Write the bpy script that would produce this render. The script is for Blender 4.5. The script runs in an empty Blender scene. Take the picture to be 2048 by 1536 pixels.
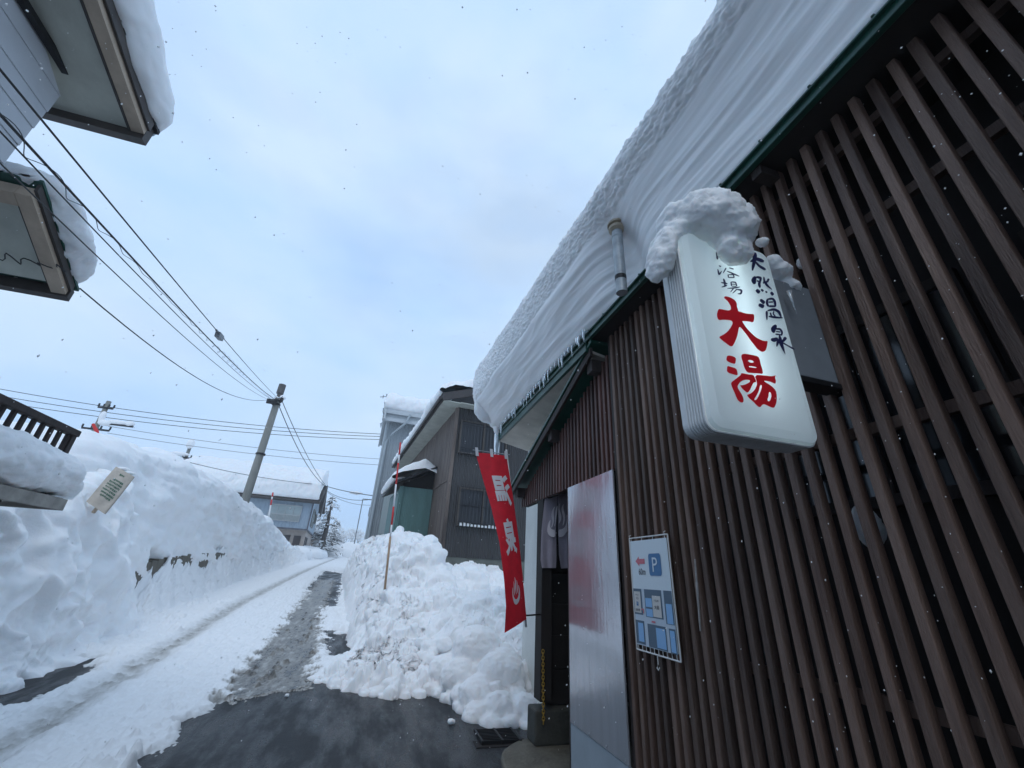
import bpy, math, random
import numpy as np
from mathutils import Vector, Matrix, noise as mnoise
from mathutils.geometry import tessellate_polygon
rnd = random.Random(7)
S = bpy.context.scene
COL = S.collection

# ------------------------------------------------------------------ camera
F = 821.0; PW, PH = 2048, 1536; CAMZ = 1.5
def _cr(u, v): return np.array([u - PW/2, PH/2 - v, -F])
_z = _cr(1115, -980); _z /= np.linalg.norm(_z)
_y = _cr(743, 1139); _y -= _z*(_y @ _z); _y /= np.linalg.norm(_y)
_x = np.cross(_y, _z)
ROT = np.array([_x, _y, _z])
cam = bpy.data.cameras.new('camera'); camo = bpy.data.objects.new('camera', cam); COL.objects.link(camo)
M = Matrix([list(ROT[0])+[0], list(ROT[1])+[0], list(ROT[2])+[CAMZ], [0, 0, 0, 1]])
camo.matrix_world = M
cam.sensor_width = 36.0; cam.lens = 36.0*F/PW; cam.clip_start = 0.05; cam.clip_end = 2000
S.camera = camo

# ------------------------------------------------------------------ world
SUN_EL, SUN_AZ = math.radians(58), math.radians(200)   # azimuth measured from +Y towards +X
W = bpy.data.worlds.new('World'); S.world = W; W.use_nodes = True
nt = W.node_tree; nt.nodes.clear()
def N(t, typ, **kw):
    n = t.nodes.new(typ)
    for k, v in kw.items():
        if k in n.inputs.keys() and not hasattr(n, k): n.inputs[k].default_value = v
        else: setattr(n, k, v)
    return n
wo = N(nt, 'ShaderNodeOutputWorld'); bg = N(nt, 'ShaderNodeBackground'); bg.inputs['Strength'].default_value = 0.12
sky = N(nt, 'ShaderNodeTexSky', sky_type='NISHITA', sun_disc=False)
sky.sun_elevation = SUN_EL; sky.sun_rotation = SUN_AZ; sky.air_density = 1.0; sky.dust_density = 1.2
tc = N(nt, 'ShaderNodeTexCoord')
mp = N(nt, 'ShaderNodeMapping'); mp.inputs['Scale'].default_value = (1.0, 1.0, 2.2)
nz = N(nt, 'ShaderNodeTexNoise'); nz.inputs['Scale'].default_value = 1.7; nz.inputs['Detail'].default_value = 5; nz.inputs['Roughness'].default_value = 0.5
rp = N(nt, 'ShaderNodeValToRGB')
rp.color_ramp.elements[0].position = 0.36; rp.color_ramp.elements[0].color = (0.80, 0.80, 0.80, 1)
rp.color_ramp.elements[1].position = 0.56; rp.color_ramp.elements[1].color = (1, 1, 1, 1)
cl = N(nt, 'ShaderNodeTexNoise'); cl.inputs['Scale'].default_value = 2.6; cl.inputs['Detail'].default_value = 6
cr_ = N(nt, 'ShaderNodeValToRGB')
cr_.color_ramp.elements[0].position = 0.33; cr_.color_ramp.elements[0].color = (3.45, 5.05, 7.45, 1)
cr_.color_ramp.elements[1].position = 0.66; cr_.color_ramp.elements[1].color = (4.40, 5.65, 7.25, 1)
mx = N(nt, 'ShaderNodeMix', data_type='RGBA')
L = nt.links.new
L(tc.outputs['Generated'], mp.inputs['Vector']); L(mp.outputs[0], nz.inputs['Vector']); L(mp.outputs[0], cl.inputs['Vector'])
L(nz.outputs['Fac'], rp.inputs[0]); L(cl.outputs['Fac'], cr_.inputs[0])
L(rp.outputs[0], mx.inputs[0]); L(sky.outputs[0], mx.inputs[6]); L(cr_.outputs[0], mx.inputs[7])
L(mx.outputs[2], bg.inputs['Color']); L(bg.outputs[0], wo.inputs['Surface'])
sl = bpy.data.lights.new('sun', 'SUN'); sl.energy = 0.5; sl.angle = math.radians(25); sl.color = (1.0, 0.95, 0.87)
so = bpy.data.objects.new('sun', sl); COL.objects.link(so)
_sd = Vector((math.sin(SUN_AZ)*math.cos(SUN_EL), math.cos(SUN_AZ)*math.cos(SUN_EL), math.sin(SUN_EL)))
so.rotation_euler = _sd.to_track_quat('Z', 'Y').to_euler(); so.location = (0, 0, 40)
S.view_settings.view_transform = 'Standard'; S.view_settings.look = 'None'; S.view_settings.gamma = 1.0
S.view_settings.use_curve_mapping = False; S.view_settings.exposure = 0.32
S.cycles.use_denoising = True; S.cycles.max_bounces = 10; S.cycles.diffuse_bounces = 7

# ------------------------------------------------------------------ helpers
def ray(u, v):
    d = ROT @ _cr(u, v); return d/np.linalg.norm(d)
def at(u, v, x=None, y=None, z=None):
    """point on the sight line of photo pixel (u, v) where it meets a real wall / floor plane"""
    d = ray(u, v)
    t = x/d[0] if x is not None else (y/d[1] if y is not None else (z-CAMZ)/d[2])
    p = d*t; p[2] += CAMZ
    return p
def g(y):
    y = np.asarray(y, float)
    s = 0.025*((y-4)+np.sqrt((y-4)**2+1.0))
    return np.minimum(s, 2.9+0.002*(y-62)) if s.ndim else min(float(s), 2.9+0.002*(float(y)-62)) if y > 62 else float(s)
def gg(y): return np.where(y > 62, 2.9+0.001*(y-62), 0.025*((y-4)+np.sqrt((y-4)**2+1.0)))

_rs = np.random.RandomState(3)
_perm = np.concatenate([_rs.permutation(256)]*3)
_grad = _rs.normal(size=(256, 3)); _grad /= np.linalg.norm(_grad, axis=1)[:, None]
def perlin(p):
    i = np.floor(p).astype(int); f = p-i; i &= 255
    u = f*f*f*(f*(f*6-15)+10)
    r = np.zeros(len(p))
    for dx in (0, 1):
        wx = u[:, 0] if dx else 1-u[:, 0]
        for dy in (0, 1):
            wy = u[:, 1] if dy else 1-u[:, 1]
            for dz in (0, 1):
                wz = u[:, 2] if dz else 1-u[:, 2]
                h = _perm[_perm[_perm[(i[:, 0]+dx) & 255]+((i[:, 1]+dy) & 255)]+((i[:, 2]+dz) & 255)]
                q = _grad[h]
                r += wx*wy*wz*(q[:, 0]*(f[:, 0]-dx)+q[:, 1]*(f[:, 1]-dy)+q[:, 2]*(f[:, 2]-dz))
    return r*1.4
def fbm(p, octv=4, rough=0.5, ridged=False):
    a = 1.0; s = np.zeros(len(p)); q = np.array(p, float)
    for _ in range(octv):
        n = perlin(q)
        s += a*((0.5-np.abs(n))*1.4 if ridged else n)
        q = q*2.03+17.3; a *= rough
    return s
def worley(p):
    """distance gap between the two nearest cell centres, and a random value per cell"""
    i = np.floor(p).astype(int); f1 = np.full(len(p), 9.0); f2 = np.full(len(p), 9.0); idv = np.zeros(len(p))
    for dx in (-1, 0, 1):
        for dy in (-1, 0, 1):
            for dz in (-1, 0, 1):
                c = i+[dx, dy, dz]; h = _perm[_perm[_perm[c[:, 0] & 255]+(c[:, 1] & 255)]+(c[:, 2] & 255)]
                q = c+0.5+0.42*_grad[h]; d = np.linalg.norm(p-q, axis=1)
                n1_ = d < f1; f2 = np.where(n1_, f1, np.minimum(f2, d)); idv = np.where(n1_, h/255.0, idv); f1 = np.where(n1_, d, f1)
    return f2-f1, idv
def chunks(p, freq, crisp=0.35):
    w = p*freq+0.35*np.stack([perlin(p*freq*1.7+k) for k in (0, 9, 21)], 1)
    e, r = worley(w); return sm(0.0, crisp, e)*(0.35+0.65*r)
def sm(a, b, x):
    t = np.clip((x-a)/(b-a), 0, 1); return t*t*(3-2*t)

def link(o, parent=None):
    COL.objects.link(o)
    if parent is not None: o.parent = parent
    return o
def tag(o, label=None, cat=None, group=None, kind=None):
    if label: o['label'] = label
    if cat: o['category'] = cat
    if group: o['group'] = group
    if kind: o['kind'] = kind
    return o
def thing(name, label, cat, loc=(0, 0, 0), rz=0.0, group=None):
    o = bpy.data.objects.new(name, None); COL.objects.link(o)
    o.location = loc; o.rotation_euler = (0, 0, rz); o.empty_display_size = 0.2
    return tag(o, label, cat, group)

class MB:
    """collects faces, then links them as ONE mesh object"""
    def __init__(s): s.v = []; s.f = []; s.m = []
    def add(s, vs, fs, mi=0):
        b = len(s.v); s.v += [tuple(map(float, p)) for p in vs]
        s.f += [tuple(b+i for i in f) for f in fs]; s.m += [mi]*len(fs); return s
    def box(s, a, b, mi=0):
        x0, y0, z0 = np.minimum(a, b); x1, y1, z1 = np.maximum(a, b)
        return s.add([(x0,y0,z0),(x1,y0,z0),(x1,y1,z0),(x0,y1,z0),(x0,y0,z1),(x1,y0,z1),(x1,y1,z1),(x0,y1,z1)],
                     [(0,3,2,1),(4,5,6,7),(0,1,5,4),(1,2,6,5),(2,3,7,6),(3,0,4,7)], mi)
    def hexa(s, p, mi=0):
        return s.add(p, [(0,3,2,1),(4,5,6,7),(0,1,5,4),(1,2,6,5),(2,3,7,6),(3,0,4,7)], mi)
    def bar(s, p, q, w, h=None, up=(0, 0, 1), mi=0):
        h = h or w; p = Vector(p); q = Vector(q); d = (q-p).normalized(); up = Vector(up)
        if abs(d.dot(up)) > 0.99: up = Vector((1, 0, 0))
        a = d.cross(up).normalized()*w/2; b = a.cross(d).normalized()*h/2
        return s.hexa([p-a-b, p+a-b, p+a+b, p-a+b, q-a-b, q+a-b, q+a+b, q-a+b], mi)
    def prism(s, poly, d, mi=0):
        """poly: list of 3-D points (planar), extruded by vector d"""
        n = len(poly); d = np.array(d, float)
        vs = [np.array(p, float) for p in poly]; vs += [p+d for p in vs]
        return s.add(vs, [tuple(range(n))[::-1], tuple(range(n, 2*n))]+[(i, (i+1) % n, n+(i+1) % n, n+i) for i in range(n)], mi)
    def tube(s, pts, r, n=8, mi=0, cap=True):
        pts = [Vector(p) for p in pts]; k = len(pts)
        rs = r if hasattr(r, '__len__') else [r]*k
        up = Vector((0, 0, 1)); vs = []
        for i, p in enumerate(pts):
            d = (pts[min(i+1, k-1)]-pts[max(i-1, 0)]).normalized()
            u = Vector((1, 0, 0)) if abs(d.dot(up)) > 0.98 else up
            a = d.cross(u).normalized(); b = a.cross(d)
            for j in range(n):
                t = 2*math.pi*j/n; vs.append(p+(a*math.cos(t)+b*math.sin(t))*rs[i])
        fs = [(i*n+j, i*n+(j+1) % n, (i+1)*n+(j+1) % n, (i+1)*n+j) for i in range(k-1) for j in range(n)]
        if cap: fs += [tuple(range(n))[::-1], tuple(range((k-1)*n, k*n))]
        return s.add(vs, fs, mi)
    def lathe(s, c, prof, n=16, mi=0):
        vs = [(c[0]+r*math.cos(2*math.pi*j/n), c[1]+r*math.sin(2*math.pi*j/n), c[2]+z) for r, z in prof for j in range(n)]
        k = len(prof)
        fs = [(i*n+j, i*n+(j+1) % n, (i+1)*n+(j+1) % n, (i+1)*n+j) for i in range(k-1) for j in range(n)]
        fs += [tuple(range(n))[::-1], tuple(range((k-1)*n, k*n))]
        return s.add(vs, fs, mi)
    def build(s, name, mat, parent=None, smooth=False, bevel=0, seg=2):
        me = bpy.data.meshes.new(name); me.from_pydata(s.v, [], s.f)
        for m in (mat if isinstance(mat, (list, tuple)) else [mat]): me.materials.append(m)
        if any(s.m): me.polygons.foreach_set('material_index', s.m)
        me.validate(); me.update()
        if smooth: me.polygons.foreach_set('use_smooth', [True]*len(me.polygons))
        o = link(bpy.data.objects.new(name, me), parent)
        if bevel:
            b = o.modifiers.new('bevel', 'BEVEL'); b.width = bevel; b.segments = seg; b.limit_method = 'ANGLE'; b.angle_limit = 0.6
        return o

def grid_mesh(name, P, mat, parent=None, attr=None):
    """P: (n, m, 3) array of points"""
    n, m, _ = P.shape
    me = bpy.data.meshes.new(name)
    idx = np.arange(n*m).reshape(n, m)
    q = np.stack([idx[:-1, :-1], idx[:-1, 1:], idx[1:, 1:], idx[1:, :-1]], -1).reshape(-1, 4)
    me.vertices.add(n*m); me.vertices.foreach_set('co', P.reshape(-1).astype(np.float32))
    me.loops.add(q.size); me.loops.foreach_set('vertex_index', q.reshape(-1).astype(np.int32))
    me.polygons.add(len(q)); me.polygons.foreach_set('loop_start', (np.arange(len(q))*4).astype(np.int32))
    me.polygons.foreach_set('use_smooth', [True]*len(q))
    me.materials.append(mat); me.update(calc_edges=True); me.validate()
    if attr is not None:
        for k, a in attr.items():
            at_ = me.attributes.new(k, 'FLOAT', 'POINT'); at_.data.foreach_set('value', a.reshape(-1).astype(np.float32))
    return link(bpy.data.objects.new(name, me), parent)
def grid_normals(P):
    du = np.gradient(P, axis=0); dv = np.gradient(P, axis=1)
    n = np.cross(du, dv); n /= np.linalg.norm(n, axis=2, keepdims=True)+1e-9
    return n
def displace(P, d, flip=False):
    n = grid_normals(P); return P+(-n if flip else n)*d[..., None]
def resample(poly, n):
    poly = np.array(poly, float); s = np.r_[0, np.cumsum(np.linalg.norm(np.diff(poly, axis=0), axis=1))]
    t = np.linspace(0, s[-1], n)
    out = np.stack([np.interp(t, s, poly[:, k]) for k in range(poly.shape[1])], 1)
    k = max(1, n//40)
    ker = np.ones(2*k+1)/(2*k+1)
    for c in range(out.shape[1]):
        pad = np.r_[2*out[0, c]-out[k:0:-1, c], out[:, c], 2*out[-1, c]-out[-2:-k-2:-1, c]]
        out[:, c] = np.convolve(pad, ker, 'valid')
    return out
def blob(name, balls, mat, voxel=0.02, amp=0.02, freq=8.0, parent=None, octv=4, rough=0.5, amp2=0.0, freq2=2.0, smooth=6):
    """one continuous lump of snow grown from overlapping ellipsoids (x, y, z, rx, ry, rz)"""
    import bmesh
    bm = bmesh.new()
    for b in balls:
        r = bmesh.ops.create_icosphere(bm, subdivisions=3, radius=1.0)
        for v in r['verts']: v.co = Vector((b[0]+v.co.x*b[3], b[1]+v.co.y*b[4], b[2]+v.co.z*b[5]))
    me = bpy.data.meshes.new(name); bm.to_mesh(me); bm.free()
    tmp = bpy.data.objects.new(name, me); COL.objects.link(tmp)
    md = tmp.modifiers.new('r', 'REMESH'); md.mode = 'VOXEL'; md.voxel_size = voxel; md.use_smooth_shade = True
    sm_ = tmp.modifiers.new('s', 'SMOOTH'); sm_.iterations = smooth; sm_.factor = 0.6
    dg = bpy.context.evaluated_depsgraph_get(); dg.update()
    m2 = bpy.data.meshes.new_from_object(tmp.evaluated_get(dg))
    bpy.data.objects.remove(tmp)
    n = len(m2.vertices); co = np.empty(n*3, np.float32); no = np.empty(n*3, np.float32)
    m2.vertices.foreach_get('co', co); m2.vertices.foreach_get('normal', no)
    co = co.reshape(-1, 3).astype(float); no = no.reshape(-1, 3)
    d = amp*fbm(co*freq, octv, rough)
    if amp2: d += amp2*fbm(co*freq2+5, 3)
    co += no*d[:, None]
    m2.vertices.foreach_set('co', co.reshape(-1).astype(np.float32))
    m2.polygons.foreach_set('use_smooth', [True]*len(m2.polygons)); m2.update()
    m2.materials.clear(); m2.materials.append(mat); m2.name = name
    return link(bpy.data.objects.new(name, m2), parent)
def text_geo(body, size=1.0, bold=0.0):
    c = bpy.data.curves.new('t', 'FONT'); c.body = body; c.size = size; c.offset = bold
    c.align_x = 'CENTER'; c.align_y = 'CENTER'; c.resolution_u = 4
    o = bpy.data.objects.new('t', c); COL.objects.link(o)
    dg = bpy.context.evaluated_depsgraph_get(); dg.update()
    me = bpy.data.meshes.new_from_object(o.evaluated_get(dg))
    vs = np.array([v.co[:] for v in me.vertices]); fs = [tuple(p.vertices) for p in me.polygons]
    bpy.data.objects.remove(o); bpy.data.curves.remove(c); bpy.data.meshes.remove(me)
    if len(vs):   # centre on the glyph's own box
        lo = vs.min(0); hi = vs.max(0); vs[:, :2] -= ((lo+hi)/2)[:2]
    return vs, fs
def poly_geo(loops):
    """filled outline with holes, 2-D"""
    vl = [[Vector((p[0], p[1], 0)) for p in l] for l in loops]
    tri = tessellate_polygon(vl); flat = [p for l in loops for p in l]
    return np.array([(p[0], p[1], 0) for p in flat], float), [tuple(t) for t in tri]
def smooth_loop(l, it=2):
    l = [np.array(p, float) for p in l]
    for _ in range(it):
        o = []
        for i in range(len(l)):
            a, b = l[i], l[(i+1) % len(l)]; o += [a*0.75+b*0.25, a*0.25+b*0.75]
        l = o
    return l

# ------------------------------------------------------------------ materials
def mat(name, col, rough=0.7, metal=0.0, var=0.0, vscale=5.0, bump=0.0, bscale=30.0, stretch=(1, 1, 1), col2=None, spec=0.5, emit=None, coat=0.0):
    m = bpy.data.materials.new(name); m.use_nodes = True; t = m.node_tree; b = t.nodes['Principled BSDF']
    b.inputs['Base Color'].default_value = (*col, 1); b.inputs['Roughness'].default_value = rough; b.inputs['Metallic'].default_value = metal
    b.inputs['Specular IOR Level'].default_value = spec; b.inputs['Coat Weight'].default_value = coat
    tcn = N(t, 'ShaderNodeTexCoord'); mpn = N(t, 'ShaderNodeMapping'); mpn.inputs['Scale'].default_value = stretch
    t.links.new(tcn.outputs['Object'], mpn.inputs['Vector'])
    if var or col2:
        n = N(t, 'ShaderNodeTexNoise'); n.inputs['Scale'].default_value = vscale; n.inputs['Detail'].default_value = 6; n.inputs['Roughness'].default_value = 0.6
        r = N(t, 'ShaderNodeValToRGB'); r.color_ramp.elements[0].position = 0.3; r.color_ramp.elements[1].position = 0.7
        c2 = col2 or tuple(c*(1+var) for c in col); c1 = col if col2 else tuple(c*(1-var) for c in col)
        r.color_ramp.elements[0].color = (*c1, 1); r.color_ramp.elements[1].color = (*c2, 1)
        t.links.new(mpn.outputs[0], n.inputs['Vector']); t.links.new(n.outputs['Fac'], r.inputs[0]); t.links.new(r.outputs[0], b.inputs['Base Color'])
    if bump:
        n2 = N(t, 'ShaderNodeTexNoise'); n2.inputs['Scale'].default_value = bscale; n2.inputs['Detail'].default_value = 5
        bp = N(t, 'ShaderNodeBump'); bp.inputs['Strength'].default_value = bump; bp.inputs['Distance'].default_value = 0.02
        t.links.new(mpn.outputs[0], n2.inputs['Vector']); t.links.new(n2.outputs['Fac'], bp.inputs['Height']); t.links.new(bp.outputs[0], b.inputs['Normal'])
    if emit:
        b.inputs['Emission Color'].default_value = (*emit[:3], 1); b.inputs['Emission Strength'].default_value = emit[3]
    return m
def snow_mat(name, col=(0.87, 0.872, 0.875), bump=0.35, bscale=22, dirt=False):
    m = mat(name, col, 0.55, bump=bump, bscale=bscale, spec=0.25)
    t = m.node_tree; b = t.nodes['Principled BSDF']
    if dirt:
        a = N(t, 'ShaderNodeAttribute', attribute_name='dirt')
        n = N(t, 'ShaderNodeTexNoise'); n.inputs['Scale'].default_value = 9; n.inputs['Detail'].default_value = 8; n.inputs['Roughness'].default_value = 0.7
        tcn = [x for x in t.nodes if x.type == 'TEX_COORD'][0]
        mp_ = N(t, 'ShaderNodeMapping'); mp_.inputs['Scale'].default_value = (2.0, 0.7, 1); t.links.new(tcn.outputs['Object'], mp_.inputs[0]); t.links.new(mp_.outputs[0], n.inputs['Vector'])
        ma = N(t, 'ShaderNodeMath', operation='MULTIPLY_ADD'); ma.inputs[1].default_value = 1.6; ma.inputs[2].default_value = -0.8
        t.links.new(n.outputs['Fac'], ma.inputs[0])
        mu = N(t, 'ShaderNodeMath', operation='MULTIPLY'); t.links.new(ma.outputs[0], mu.inputs[0]); t.links.new(a.outputs['Fac'], mu.inputs[1])
        ad = N(t, 'ShaderNodeMath', operation='ADD', use_clamp=True); t.links.new(mu.outputs[0], ad.inputs[0]); t.links.new(a.outputs['Fac'], ad.inputs[1])
        r = N(t, 'ShaderNodeValToRGB')
        e = r.color_ramp.elements; e[0].position = 0.0; e[0].color = (*col, 1); e[1].position = 1.0; e[1].color = (0.045, 0.042, 0.040, 1)
        k = e.new(0.45); k.color = (0.46, 0.45, 0.43, 1); k = e.new(0.75); k.color = (0.19, 0.175, 0.155, 1)
        t.links.new(ad.outputs[0], r.inputs[0]); t.links.new(r.outputs[0], b.inputs['Base Color'])
        rr_ = N(t, 'ShaderNodeMapRange'); rr_.inputs['From Min'].default_value = 0.3; rr_.inputs['To Min'].default_value = 0.6; rr_.inputs['To Max'].default_value = 0.22; t.links.new(ad.outputs[0], rr_.inputs['Value']); t.links.new(rr_.outputs[0], b.inputs['Roughness'])
    return m
SNOW = snow_mat('snow'); SNOWF = snow_mat('far_snow', bump=0.15, bscale=3); SNOWR = snow_mat('road_snow', dirt=True, bscale=30)
def per_piece(m, lo, hi):
    t = m.node_tree; b = t.nodes['Principled BSDF']; src = b.inputs['Base Color'].links[0].from_socket
    ge = N(t, 'ShaderNodeNewGeometry'); mr = N(t, 'ShaderNodeMapRange'); mr.inputs['To Min'].default_value = lo; mr.inputs['To Max'].default_value = hi
    t.links.new(ge.outputs['Random Per Island'], mr.inputs['Value'])
    mu = N(t, 'ShaderNodeVectorMath', operation='SCALE'); t.links.new(src, mu.inputs[0]); t.links.new(mr.outputs[0], mu.inputs['Scale']); t.links.new(mu.outputs[0], b.inputs['Base Color'])
SNOWS = snow_mat('smooth_snow', bump=0.12, bscale=14)
for m_ in (SNOWS, SNOW):
    b_ = m_.node_tree.nodes['Principled BSDF']; b_.inputs['Subsurface Weight'].default_value = 0.6; b_.inputs['Subsurface Radius'].default_value = (0.7, 0.9, 1.0); b_.inputs['Subsurface Scale'].default_value = 0.05
WOODS = mat('slat_wood', (0.060, 0.030, 0.021), 0.55, var=0.45, vscale=2.2, bump=0.5, bscale=40, stretch=(5, 5, 0.45), col2=(0.205, 0.132, 0.100)); per_piece(WOODS, 0.55, 1.4)
WOODD = mat('dark_wood', (0.030, 0.020, 0.017), 0.7, var=0.4, vscale=4, bump=0.4, bscale=30, stretch=(3, 3, 0.4))
WOODR = mat('red_brown_wood', (0.095, 0.042, 0.034), 0.55, var=0.5, vscale=4, bump=0.3, bscale=30, stretch=(3, 3, 0.4)); per_piece(WOODR, 0.6, 1.3)
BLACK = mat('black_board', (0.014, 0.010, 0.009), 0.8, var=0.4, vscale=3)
GREEN = mat('green_metal', (0.008, 0.060, 0.042), 0.4, var=0.3, vscale=6)
PLY = mat('pale_soffit', (0.52, 0.48, 0.42), 0.8, var=0.15, vscale=4, bump=0.1)
WHITEW = mat('white_wall', (0.70, 0.70, 0.66), 0.8, var=0.08, vscale=3, bump=0.15)
CONC = mat('concrete', (0.055, 0.055, 0.047), 0.85, var=0.45, vscale=4, bump=0.5, bscale=35)
STONE = mat('mossy_stone', (0.075, 0.066, 0.05), 0.7, var=0.5, vscale=7, bump=0.6, bscale=25, col2=(0.15, 0.135, 0.105))
GALV = mat('galvanised', (0.36, 0.39, 0.41), 0.45, metal=0.35, var=0.25, vscale=9)
STEEL = mat('grey_steel', (0.16, 0.17, 0.18), 0.45, metal=0.3, var=0.2)
PAINTG = mat('grey_board', (0.33, 0.38, 0.42), 0.6, var=0.12, vscale=3)
IRON = mat('black_iron', (0.02, 0.02, 0.022), 0.5, metal=0.5)
RUBBER = mat('cable_rubber', (0.018, 0.018, 0.02), 0.6)
GLASSD = mat('dark_window_glass', (0.012, 0.014, 0.018), 0.08, spec=0.6)
RED = mat('red_paint', (0.74, 0.008, 0.02), 0.45, var=0.1)
NAVY = mat('navy_paint', (0.010, 0.014, 0.085), 0.5)

def road_mat():
    m = bpy.data.materials.new('wet_asphalt'); m.use_nodes = True; t = m.node_tree; b = t.nodes['Principled BSDF']
    tcn = N(t, 'ShaderNodeTexCoord')
    n1 = N(t, 'ShaderNodeTexNoise'); n1.inputs['Scale'].default_value = 1.3; n1.inputs['Detail'].default_value = 8; n1.inputs['Roughness'].default_value = 0.62; b.inputs['Specular IOR Level'].default_value = 0.42
    mp_ = N(t, 'ShaderNodeMapping'); mp_.inputs['Scale'].default_value = (2.4, 0.7, 1)
    t.links.new(tcn.outputs['Object'], mp_.inputs[0]); t.links.new(mp_.outputs[0], n1.inputs['Vector'])
    r = N(t, 'ShaderNodeValToRGB'); e = r.color_ramp.elements
    e[0].position = 0.35; e[0].color = (0.010, 0.0105, 0.012, 1); e[1].position = 0.7; e[1].color = (0.028, 0.028, 0.029, 1)
    sp = N(t, 'ShaderNodeTexNoise'); sp.inputs['Scale'].default_value = 75; sp.inputs['Detail'].default_value = 4; sp.inputs['Roughness'].default_value = 0.8; t.links.new(tcn.outputs['Object'], sp.inputs['Vector'])
    sr = N(t, 'ShaderNodeMapRange'); sr.inputs['From Min'].default_value = 0.35; sr.inputs['From Max'].default_value = 0.65; sr.inputs['To Min'].default_value = 0.45; sr.inputs['To Max'].default_value = 1.9; t.links.new(sp.outputs['Fac'], sr.inputs['Value'])
    sc_ = N(t, 'ShaderNodeVectorMath', operation='SCALE'); t.links.new(n1.outputs['Fac'], r.inputs[0]); t.links.new(r.outputs[0], sc_.inputs[0]); t.links.new(sr.outputs[0], sc_.inputs['Scale']); t.links.new(sc_.outputs[0], b.inputs['Base Color'])
    r2 = N(t, 'ShaderNodeMapRange'); r2.inputs['From Min'].default_value = 0.42; r2.inputs['From Max'].default_value = 0.60
    r2.inputs['To Min'].default_value = 0.58; r2.inputs['To Max'].default_value = 0.14
    t.links.new(n1.outputs['Fac'], r2.inputs['Value']); t.links.new(r2.outputs[0], b.inputs['Roughness'])
    v = N(t, 'ShaderNodeTexNoise'); v.inputs['Scale'].default_value = 130; v.inputs['Detail'].default_value = 3
    v2 = N(t, 'ShaderNodeTexNoise'); v2.inputs['Scale'].default_value = 9; v2.inputs['Detail'].default_value = 4
    t.links.new(tcn.outputs['Object'], v.inputs['Vector']); t.links.new(tcn.outputs['Object'], v2.inputs['Vector'])
    ad = N(t, 'ShaderNodeMath', operation='ADD'); t.links.new(v.outputs['Fac'], ad.inputs[0]); t.links.new(v2.outputs['Fac'], ad.inputs[1])
    bp = N(t, 'ShaderNodeBump'); bp.inputs['Strength'].default_value = 0.75; bp.inputs['Distance'].default_value = 0.014
    t.links.new(ad.outputs[0], bp.inputs['Height']); t.links.new(bp.outputs[0], b.inputs['Normal'])
    return m
ASPH = road_mat()
def ribbed(name, col, per, depth=0.4, axis='X', rough=0.5, var=0.15, col2=None, metal=0.0, vscale=1.2):
    """corrugated sheet: ribs as a wave bump"""
    m = mat(name, col, rough, metal=metal, var=var, vscale=vscale, stretch=(3, 3, 0.5), col2=col2); t = m.node_tree; b = t.nodes['Principled BSDF']
    tcn = [x for x in t.nodes if x.type == 'TEX_COORD'][0]
    w = N(t, 'ShaderNodeTexWave'); w.bands_direction = axis; w.inputs['Scale'].default_value = 0.314/per; w.inputs['Distortion'].default_value = 0
    bp = N(t, 'ShaderNodeBump'); bp.inputs['Strength'].default_value = depth; bp.inputs['Distance'].default_value = per*0.4
    t.links.new(tcn.outputs['Object'], w.inputs['Vector']); t.links.new(w.outputs['Fac'], bp.inputs['Height']); t.links.new(bp.outputs[0], b.inputs['Normal'])
    return m

# ------------------------------------------------------------------ ground, road
yy = np.r_[np.linspace(-60, 2, 20), np.linspace(3, 70, 90), np.linspace(75, 420, 30)]
xx = np.r_[np.linspace(-300, -12, 25), np.linspace(-10, 10, 21), np.linspace(12, 300, 25)]
X, Y = np.meshgrid(xx, yy, indexing='xy')
Z = gg(Y)-0.06 + np.clip(np.abs(X)-25, 0, None)*0.01*sm(20, 60, Y)
o = grid_mesh('snow_field', np.stack([X, Y, Z], -1), SNOWF); tag(o, kind='structure')
ry = np.r_[np.linspace(-12, 3, 6), np.linspace(3.3, 64, 160)]
rx = np.linspace(0, 1, 14)
RX = (-6.2-0.02*ry)[:, None]*(1-rx)+np.where(ry < 30, 3.2-0.02*ry, 2.6-0.05*(ry-30))[:, None]*rx
P = np.stack([RX, np.repeat(ry[:, None], 14, 1), np.repeat(gg(ry)[:, None], 14, 1)], -1)
o = grid_mesh('road', P, ASPH); tag(o, kind='structure')

def sdf(poly, X, Y):
    """signed distance to a polygon, positive inside"""
    x = X.reshape(-1); y = Y.reshape(-1); d = np.full(len(x), 1e9); ins = np.zeros(len(x), bool)
    n = len(poly)
    for i in range(n):
        ax, ay = poly[i]; bx, by = poly[(i+1) % n]
        ex, ey = bx-ax, by-ay; t = np.clip(((x-ax)*ex+(y-ay)*ey)/(ex*ex+ey*ey+1e-12), 0, 1)
        d = np.minimum(d, np.hypot(x-ax-t*ex, y-ay-t*ey))
        c = ((ay > y) != (by > y)) & (x < (bx-ax)*(y-ay)/(by-ay+1e-12)+ax); ins ^= c
    return np.where(ins, d, -d).reshape(X.shape)
def xleft(y): return np.interp(y, [0, 4, 7, 9, 11.3, 20, 35, 60], [-3.6, -3.65, -3.72, -3.82, -4.1, -4.75, -4.95, -5.2])
WALLX = lambda y: -4.52-0.052*(y-9)           # face of the buried stone wall
WTOP = lambda y: np.interp(y, [4, 10.8, 13.6, 15.5, 20, 60], [1.1, 1.36, 1.62, 1.72, 1.85, 3.6])

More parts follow.
